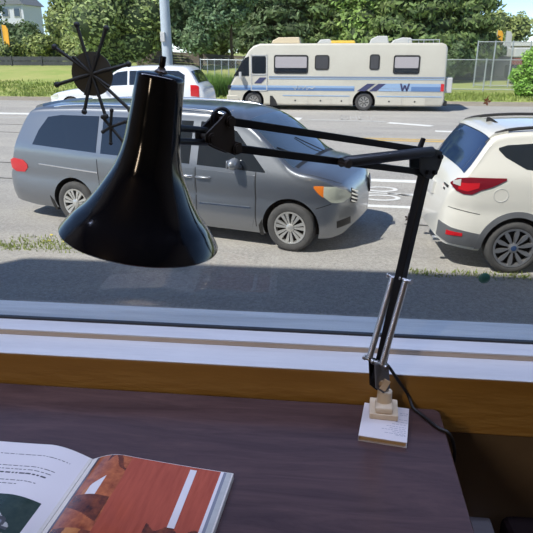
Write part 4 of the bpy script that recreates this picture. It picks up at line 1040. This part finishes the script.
def slat_fence(name, label, p, q, h, mt, zoff=0., n=7, lean=0., post=2.4):
    root = thing(name, label, 'fence', (*p, 0)); p_, q_ = Vector((*p, 0)), Vector((*q, 0)); L_ = (q_-p_).length; d = (q_-p_)/L_
    ang = math.atan2(d.y, d.x); z0, z1 = ground_z(*p)+zoff, ground_z(*q)+zoff; sl_ = math.atan2(z1-z0, L_)
    rt = Matrix.Rotation(ang, 3, 'Z') @ Matrix.Rotation(-sl_, 3, 'Y')
    g = M()
    for i in range(n): g.box(d*L_/2+Vector((0, 0, (z0+z1)/2+h*(i+.5)/n)), (L_, .05, h/n*.9), rt)
    g.build('board_panel', mt, root, 0)
    for i in range(int(L_/post)+1):
        M().box(d*min(L_, i*post)+Vector((0, 0, z0+(z1-z0)*min(L_, i*post)/L_+h/2)), (.12, .14, h+.06), Matrix.Rotation(ang, 3, 'Z')).build('post', mt, root, 0)
    return root
m_guard = mat('dark_grey_boards', (.075, .08, .085), .8, var=(.05, .052, .056), scale=3)
m_wfence = mat('weathered_fence_boards', (.23, .19, .155), .9, var=(.15, .12, .10), scale=3)
slat_fence('board_wall', 'long low dark grey board wall on the grass bank at left', (-34, 45.0), (-15.5, 45.2), .66, m_guard, .02, 2)
slat_fence('wooden_fence', 'weathered brown wooden fence behind the trees left of the motorhome', (-15.3, 47.5), (1.5, 48.3), 1.15, m_wfence, .0, 6)
slat_fence('wooden_fence', 'weathered grey fence behind chain link right of the motorhome', (5.0, 47.5), (22, 47.2), 1.7, m_guard, .0, 6)
def flag(c, label, mt, h=2.0, w=.45, base=None):
    zb = c[2]; lo_ = h-1.2; t = thing('feather_flag', label, 'flag', (c[0], c[1], zb))
    M().tube([(0, 0, 0), (0, 0, h+.9)], .03, 8).build('pole', m_wire, t, 40)
    M().prism([(.02, lo_), (w*.55, lo_+.1), (w, lo_+.6), (w, h+.6), (w*.7, h+.85), (.02, h+.9)], lambda u, v, q: (u, q+.03*math.sin(v*3), v), -.006, .006).build('cloth', mt, t, 0)
flag((-25.6, 46.5, ground_z(-25.6, 46.5)), 'orange feather flag at the upper left beyond the lawn', m_yellowpl if False else mat('orange_flag_cloth', (.85, .42, .04), .7), 2.05, .5)
flag((13.75, 56, ground_z(13.75, 56)), 'orange feather flag beyond the fence at the upper right', MATS['orange_flag_cloth'], 2.75, .5)
flag((14.5, 56, ground_z(14.5, 56)), 'white feather flag standing right next to the orange flag at upper right', m_pale, 2.7, .5)
hs = thing('house', 'white house peeking over trees at the upper left', 'house', (-39.9, 76, 0.3))
M().box((0, 2, 2.9), (3.0, 5, 6.2)).build('walls', mat('white_siding', (.62, .64, .68), .7), hs, 0)
M().prism([(-1.8, 5.9), (1.8, 5.9), (0, 7.6)], lambda u, v, t: (u, t, v), -.8, 4.9).build('roof', mat('grey_shingles', (.20, .21, .23), .9), hs, 0)
for dx in (-.8, .7):
    f = M().box((dx, -.52, 5.0), (.9, .08, 1.1)).build('window', m_pale, hs, 0); M().box((dx, -.57, 5.0), (.7, .04, .9)).build('pane', m_carglass, f, 0)
hs = thing('building', 'low white roofed building behind the chain link fence at the right', 'building', (18.5, 59.5, G+.2))
M().box((-.5, 3.5, 1.2), (14, 7, 2.6)).build('walls', mat('tan_siding', (.34, .30, .26), .8), hs, 0)
M().box((-.5, 3.2, 2.62), (15, 8.4, .35)).build('roof', mat('white_metal_roof', (.68, .68, .66), .6), hs, 0)
sh2 = thing('parked_trailer', 'white trailer with a red load partly hidden behind the right green bush', 'trailer', (13.4, 44.0, G))
M().box((0, 1, 2.22), (2.6, 1.9, .62)).build('hood', m_pale, sh2, 0, bevel=.08)
M().box((-.1, .6, 1.65), (2.2, 1.0, .46)).build('red_load', mat('brick_red_load', (.24, .05, .03), .7), sh2, 0, bevel=.05)
M().box((0, 1, .9), (2.6, 1.9, .95)).build('bed', m_darkgrey, sh2, 0, bevel=.03)
for x in (-.8, .8): M().tube([(x, -.1, .4), (x, .12, .4)], .4, 24).build('wheel', m_rubber, sh2, 40)

# ------------------------------------------------------------------ trees
def leafmat(n, c, v): return mat('leaves_'+n, c, .65, var=v, scale=.9, island=.45, trans=.32)
LM = {'light': leafmat('light_green', (0.32, 0.41, 0.154), (0.461, 0.538, 0.218)), 'dark': leafmat('dark_green', (0.109, 0.179, 0.083), (0.192, 0.256, 0.109)),
      'gold': leafmat('golden_green', (.25, .32, .10), (.12, .20, .07)), 'mid': leafmat('mid_green', (0.23, 0.371, 0.096), (0.346, 0.461, 0.128)),
      'pine': leafmat('blue_pine', (0.128, 0.224, 0.122), (0.218, 0.307, 0.147)), 'bright': leafmat('bright_green', (0.243, 0.474, 0.09), (0.371, 0.576, 0.134)), 'olive': leafmat('olive_hedge', (0.397, 0.448, 0.154), (0.256, 0.32, 0.109))}
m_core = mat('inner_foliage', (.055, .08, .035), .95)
def foliage(blobs, n, size, rnd, elong=1.0, droop=0.):
    """leaf cards scattered in the shells of a few ellipsoids; blobs: (x, y, z, rx, ry, rz)"""
    rg = np.random.default_rng(rnd); wts = np.array([b[3]*b[5]+b[4]*b[5] for b in blobs]); wts = wts/wts.sum()
    idx = rg.choice(len(blobs), n, p=wts); B = np.array(blobs)[idx]
    d = rg.normal(size=(n, 3)); d /= np.linalg.norm(d, axis=1)[:, None]
    rad = rg.uniform(.72, 1.06, size=(n, 1))*(1+.16*np.sin(d[:, :1]*7+B[:, :1]*3)*np.sin(d[:, 2:3]*6+B[:, 1:2]))
    c = B[:, :3]+d*B[:, 3:]*rad
    nr = d+rg.normal(scale=.55, size=(n, 3)); nr /= np.linalg.norm(nr, axis=1)[:, None]
    up = np.tile(np.array([[0, 0, 1.]]), (n, 1))+rg.normal(scale=.8, size=(n, 3)); up[:, 2] -= droop
    a = np.cross(nr, up); a /= np.linalg.norm(a, axis=1)[:, None]; b = np.cross(nr, a)
    s_ = size*rg.uniform(.6, 1.35, size=(n, 1))
    P_ = np.stack([c-a*s_*elong, c-b*s_*.5+nr*s_*.12, c+a*s_*elong, c+b*s_*.5+nr*s_*.12], 1).reshape(-1, 3)
    return P_
def add_leaves(name, P_, mt, parent):
    me = bpy.data.meshes.new(name); n = len(P_)//4
    me.vertices.add(len(P_)); me.vertices.foreach_set('co', P_.astype(np.float32).ravel())
    me.loops.add(4*n); me.loops.foreach_set('vertex_index', np.arange(4*n, dtype=np.int32))
    me.polygons.add(n); me.polygons.foreach_set('loop_start', np.arange(0, 4*n, 4, dtype=np.int32))
    me.materials.append(mt); me.update(calc_edges=True); me.validate()
    o = bpy.data.objects.new(name, me); COL.objects.link(o); o.parent = parent; return o
TN = [0]
def tree(name, label, cat, x, y, blobs, mt, n, size, trunk=None, group=None, core=.78, elong=1.0, droop=0.):
    """blobs relative to the tree base"""
    TN[0] += 1; z = ground_z(x, y); t = thing(name, label, cat, (x, y, z), 0, group)
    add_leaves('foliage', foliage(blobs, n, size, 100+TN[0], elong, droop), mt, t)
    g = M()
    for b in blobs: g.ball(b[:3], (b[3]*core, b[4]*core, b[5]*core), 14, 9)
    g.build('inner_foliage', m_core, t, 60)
    if trunk:
        h, r = trunk; g = M(); top = max(b[2] for b in blobs)
        g.tube([(0, 0, -.1), (.05, 0, h*.5), (0, .02, h), (0, 0, max(h, top))], [r*1.25, r, r*.85, r*.4], 10); g.build('trunk', m_bark, t, 50)
    return t
def ball_blobs(h0, h1, w, n, seed, spread=.62):
    rr_ = random.Random(seed); out = []
    for i in range(n):
        a = rr_.uniform(0, 2*PI); q = spread*w*math.sqrt(rr_.random()); z = rr_.uniform(h0, h1); k = .55+.45*math.sin(PI*min(1, max(0, (z-h0)/(h1-h0))))
        s_ = w*rr_.uniform(.34, .52)
        out.append((q*math.cos(a)*k, q*math.sin(a)*k, z, s_, s_, s_*rr_.uniform(.75, 1.0)))
    return out
def conifer_blobs(h0, h1, w, tiers, seed):
    rr_ = random.Random(seed); out = []
    for i in range(tiers):
        f = i/(tiers-1); z = h0+(h1-h0)*f; r_ = w*(1-f)**.8+.25
        m_ = max(2, int(7*(1-f)+2)); a0 = rr_.random()*6
        for k in range(m_):
            a = a0+2*PI*k/m_+rr_.uniform(-.3, .3); q = r_*rr_.uniform(.5, .72)
            out.append((q*math.cos(a), q*math.sin(a), z-rr_.uniform(0, .5), r_*.42+.15, r_*.42+.15, (h1-h0)/tiers*.62))
    return out
# left
tree('broadleaf_tree', 'big round light green tree behind the dark spoked window ornament', 'tree', -15.3, 42.5, ball_blobs(1.2, 5.6, 3.8, 26, 1), LM['light'], 15000, .15, (1.2, .28))
tree('evergreen_tree', 'dark evergreen tree at the far upper left corner beside the orange flag', 'tree', -36.8, 60, ball_blobs(.8, 8.5, 4.2, 22, 2), LM['dark'], 9000, .22, (1.5, .3))
tree('evergreen_tree', 'dark evergreen tree below the white house above the hedge', 'tree', -31.5, 60, ball_blobs(.8, 2.5, 2.9, 18, 3), LM['dark'], 7000, .22, (1.5, .3))
tree('broadleaf_tree', 'pale olive tree above the hedge right of the white house', 'tree', -25.6, 62, ball_blobs(.8, 6.6, 3.6, 22, 33), LM['olive'], 7000, .22, (1.5, .3))
for i, x in enumerate((-31.5, -28.6, -25.9, -23.2, -20.6)):
    tree('hedge_bush', 'rounded olive green bush in the hedge row above the board wall', 'bush', x, 48.0, ball_blobs(.5, 1.7, 1.9, 8, 40+i), LM['olive'], 3200, .14, None, 'hedge bushes above the board wall')
# young trees near the utility pole
tree('pine_tree', 'young dark pine standing right of the utility pole', 'tree', -9.3, 43.0, ball_blobs(1.7, 6.5, 2.1, 16, 5), LM['pine'], 7500, .14, (1.7, .12))
tree('pine_tree', 'young dark pine standing left of the utility pole', 'tree', -11.7, 44.0, ball_blobs(1.8, 6.8, 2.0, 15, 6), LM['dark'], 6500, .15, (1.8, .12))
tree('pine_tree', 'low branching young pine left of the wire fence', 'tree', -7.2, 43.5, ball_blobs(1.5, 6.2, 1.9, 15, 7), LM['pine'], 7000, .14, (1.5, .12))
# middle belt
tree('conifer_tree', 'dark conifer above the front of the motorhome', 'tree', -4.9, 51, conifer_blobs(1.6, 11.5, 3.3, 10, 8), LM['dark'], 12000, .20, (1.5, .25), elong=1.3, droop=.4)
tree('conifer_tree', 'yellow green conifer above the roof air conditioner of the motorhome', 'tree', -1.4, 52, conifer_blobs(1.2, 11, 3.2, 10, 9), LM['gold'], 12000, .20, (1.5, .25), elong=1.3, droop=.4)
tree('broadleaf_tree', 'fresh mid green tree above the middle of the motorhome', 'tree', 2.1, 51, ball_blobs(1.8, 9.5, 3.2, 24, 10), LM['mid'], 12000, .18, (1.6, .25))
tree('conifer_tree', 'broad golden green conifer above the rear of the motorhome', 'tree', 5.9, 48, conifer_blobs(1.7, 12, 3.7, 10, 11), LM['gold'], 15000, .19, (1.5, .28), elong=1.3, droop=.4)
tree('conifer_tree', 'tall golden green conifer behind the chain link fence', 'tree', 9.2, 49, conifer_blobs(2.0, 12, 2.9, 10, 12), LM['gold'], 13000, .19, (1.6, .28), elong=1.3, droop=.4)
tree('conifer_tree', 'dark conifer between the golden ones behind the motorhome', 'tree', 4.2, 56, conifer_blobs(1.2, 13, 4.0, 10, 13), LM['dark'], 11000, .22, (1.5, .28), elong=1.3, droop=.4)
tree('evergreen_tree', 'dark evergreen thicket behind the young pines', 'tree', -11.0, 57, ball_blobs(1.2, 10, 4.6, 26, 14), LM['dark'], 10000, .23, (1.5, .3))
tree('evergreen_tree', 'dark evergreen thicket left of the motorhome roof', 'tree', -5.8, 60, ball_blobs(1.2, 11, 4.6, 26, 15), LM['dark'], 10000, .23, (1.5, .3))
tree('evergreen_tree', 'deep green evergreen behind the mid green tree', 'tree', .5, 61, ball_blobs(1.2, 12, 5.0, 26, 16), LM['pine'], 10000, .24, (1.5, .3))
tree('evergreen_tree', 'dark bush under the golden conifers behind the chain link fence', 'bush', 8.2, 45.5, ball_blobs(.7, 2.2, 1.9, 9, 17), LM['dark'], 3500, .16)
tree('evergreen_tree', 'dark low bush beneath the far white roof at the right', 'bush', 11.6, 50, ball_blobs(.8, 2.6, 2.0, 9, 18), LM['dark'], 3500, .17)
tree('broadleaf_tree', 'pale yellow green tree under the blue sky at the upper right', 'tree', 17.6, 70, ball_blobs(1.0, 4.9, 3.4, 22, 19), LM['olive'], 9000, .20, (1.5, .25))
tree('broadleaf_tree', 'light green tree behind the pale young trees at the upper middle left', 'tree', -16.8, 58, ball_blobs(1.0, 9.5, 5.0, 26, 20), LM['light'], 9000, .24, (1.5, .3))
tree('broadleaf_bush', 'dense bright green bush at the right edge of the far verge', 'bush', 10.55, 35.0, ball_blobs(.55, 2.1, 1.15, 12, 21)+[(0.3, 0, .5, 1.0, .9, .5)], LM['bright'], 7500, .085)
pl = thing('power_line', 'dark power line crossing the blue sky at the upper right', 'cable', (40, 66, ground_z(40, 66)))
zz = ground_z(40, 66); wire = M()
wire.tube([Vector((-42, 4, 8.2-zz)).lerp(Vector((0, 0, 7.4-zz)), i/20)+Vector((0, 0, -.8*math.sin(PI*i/20))) for i in range(21)], .03, 6); wire.build('wire', m_cord, pl, 50)
M().lathe([(.16, 0), (.12, 9.3), (.0001, 9.31)], 14).build('pole', m_bark, pl, 50)
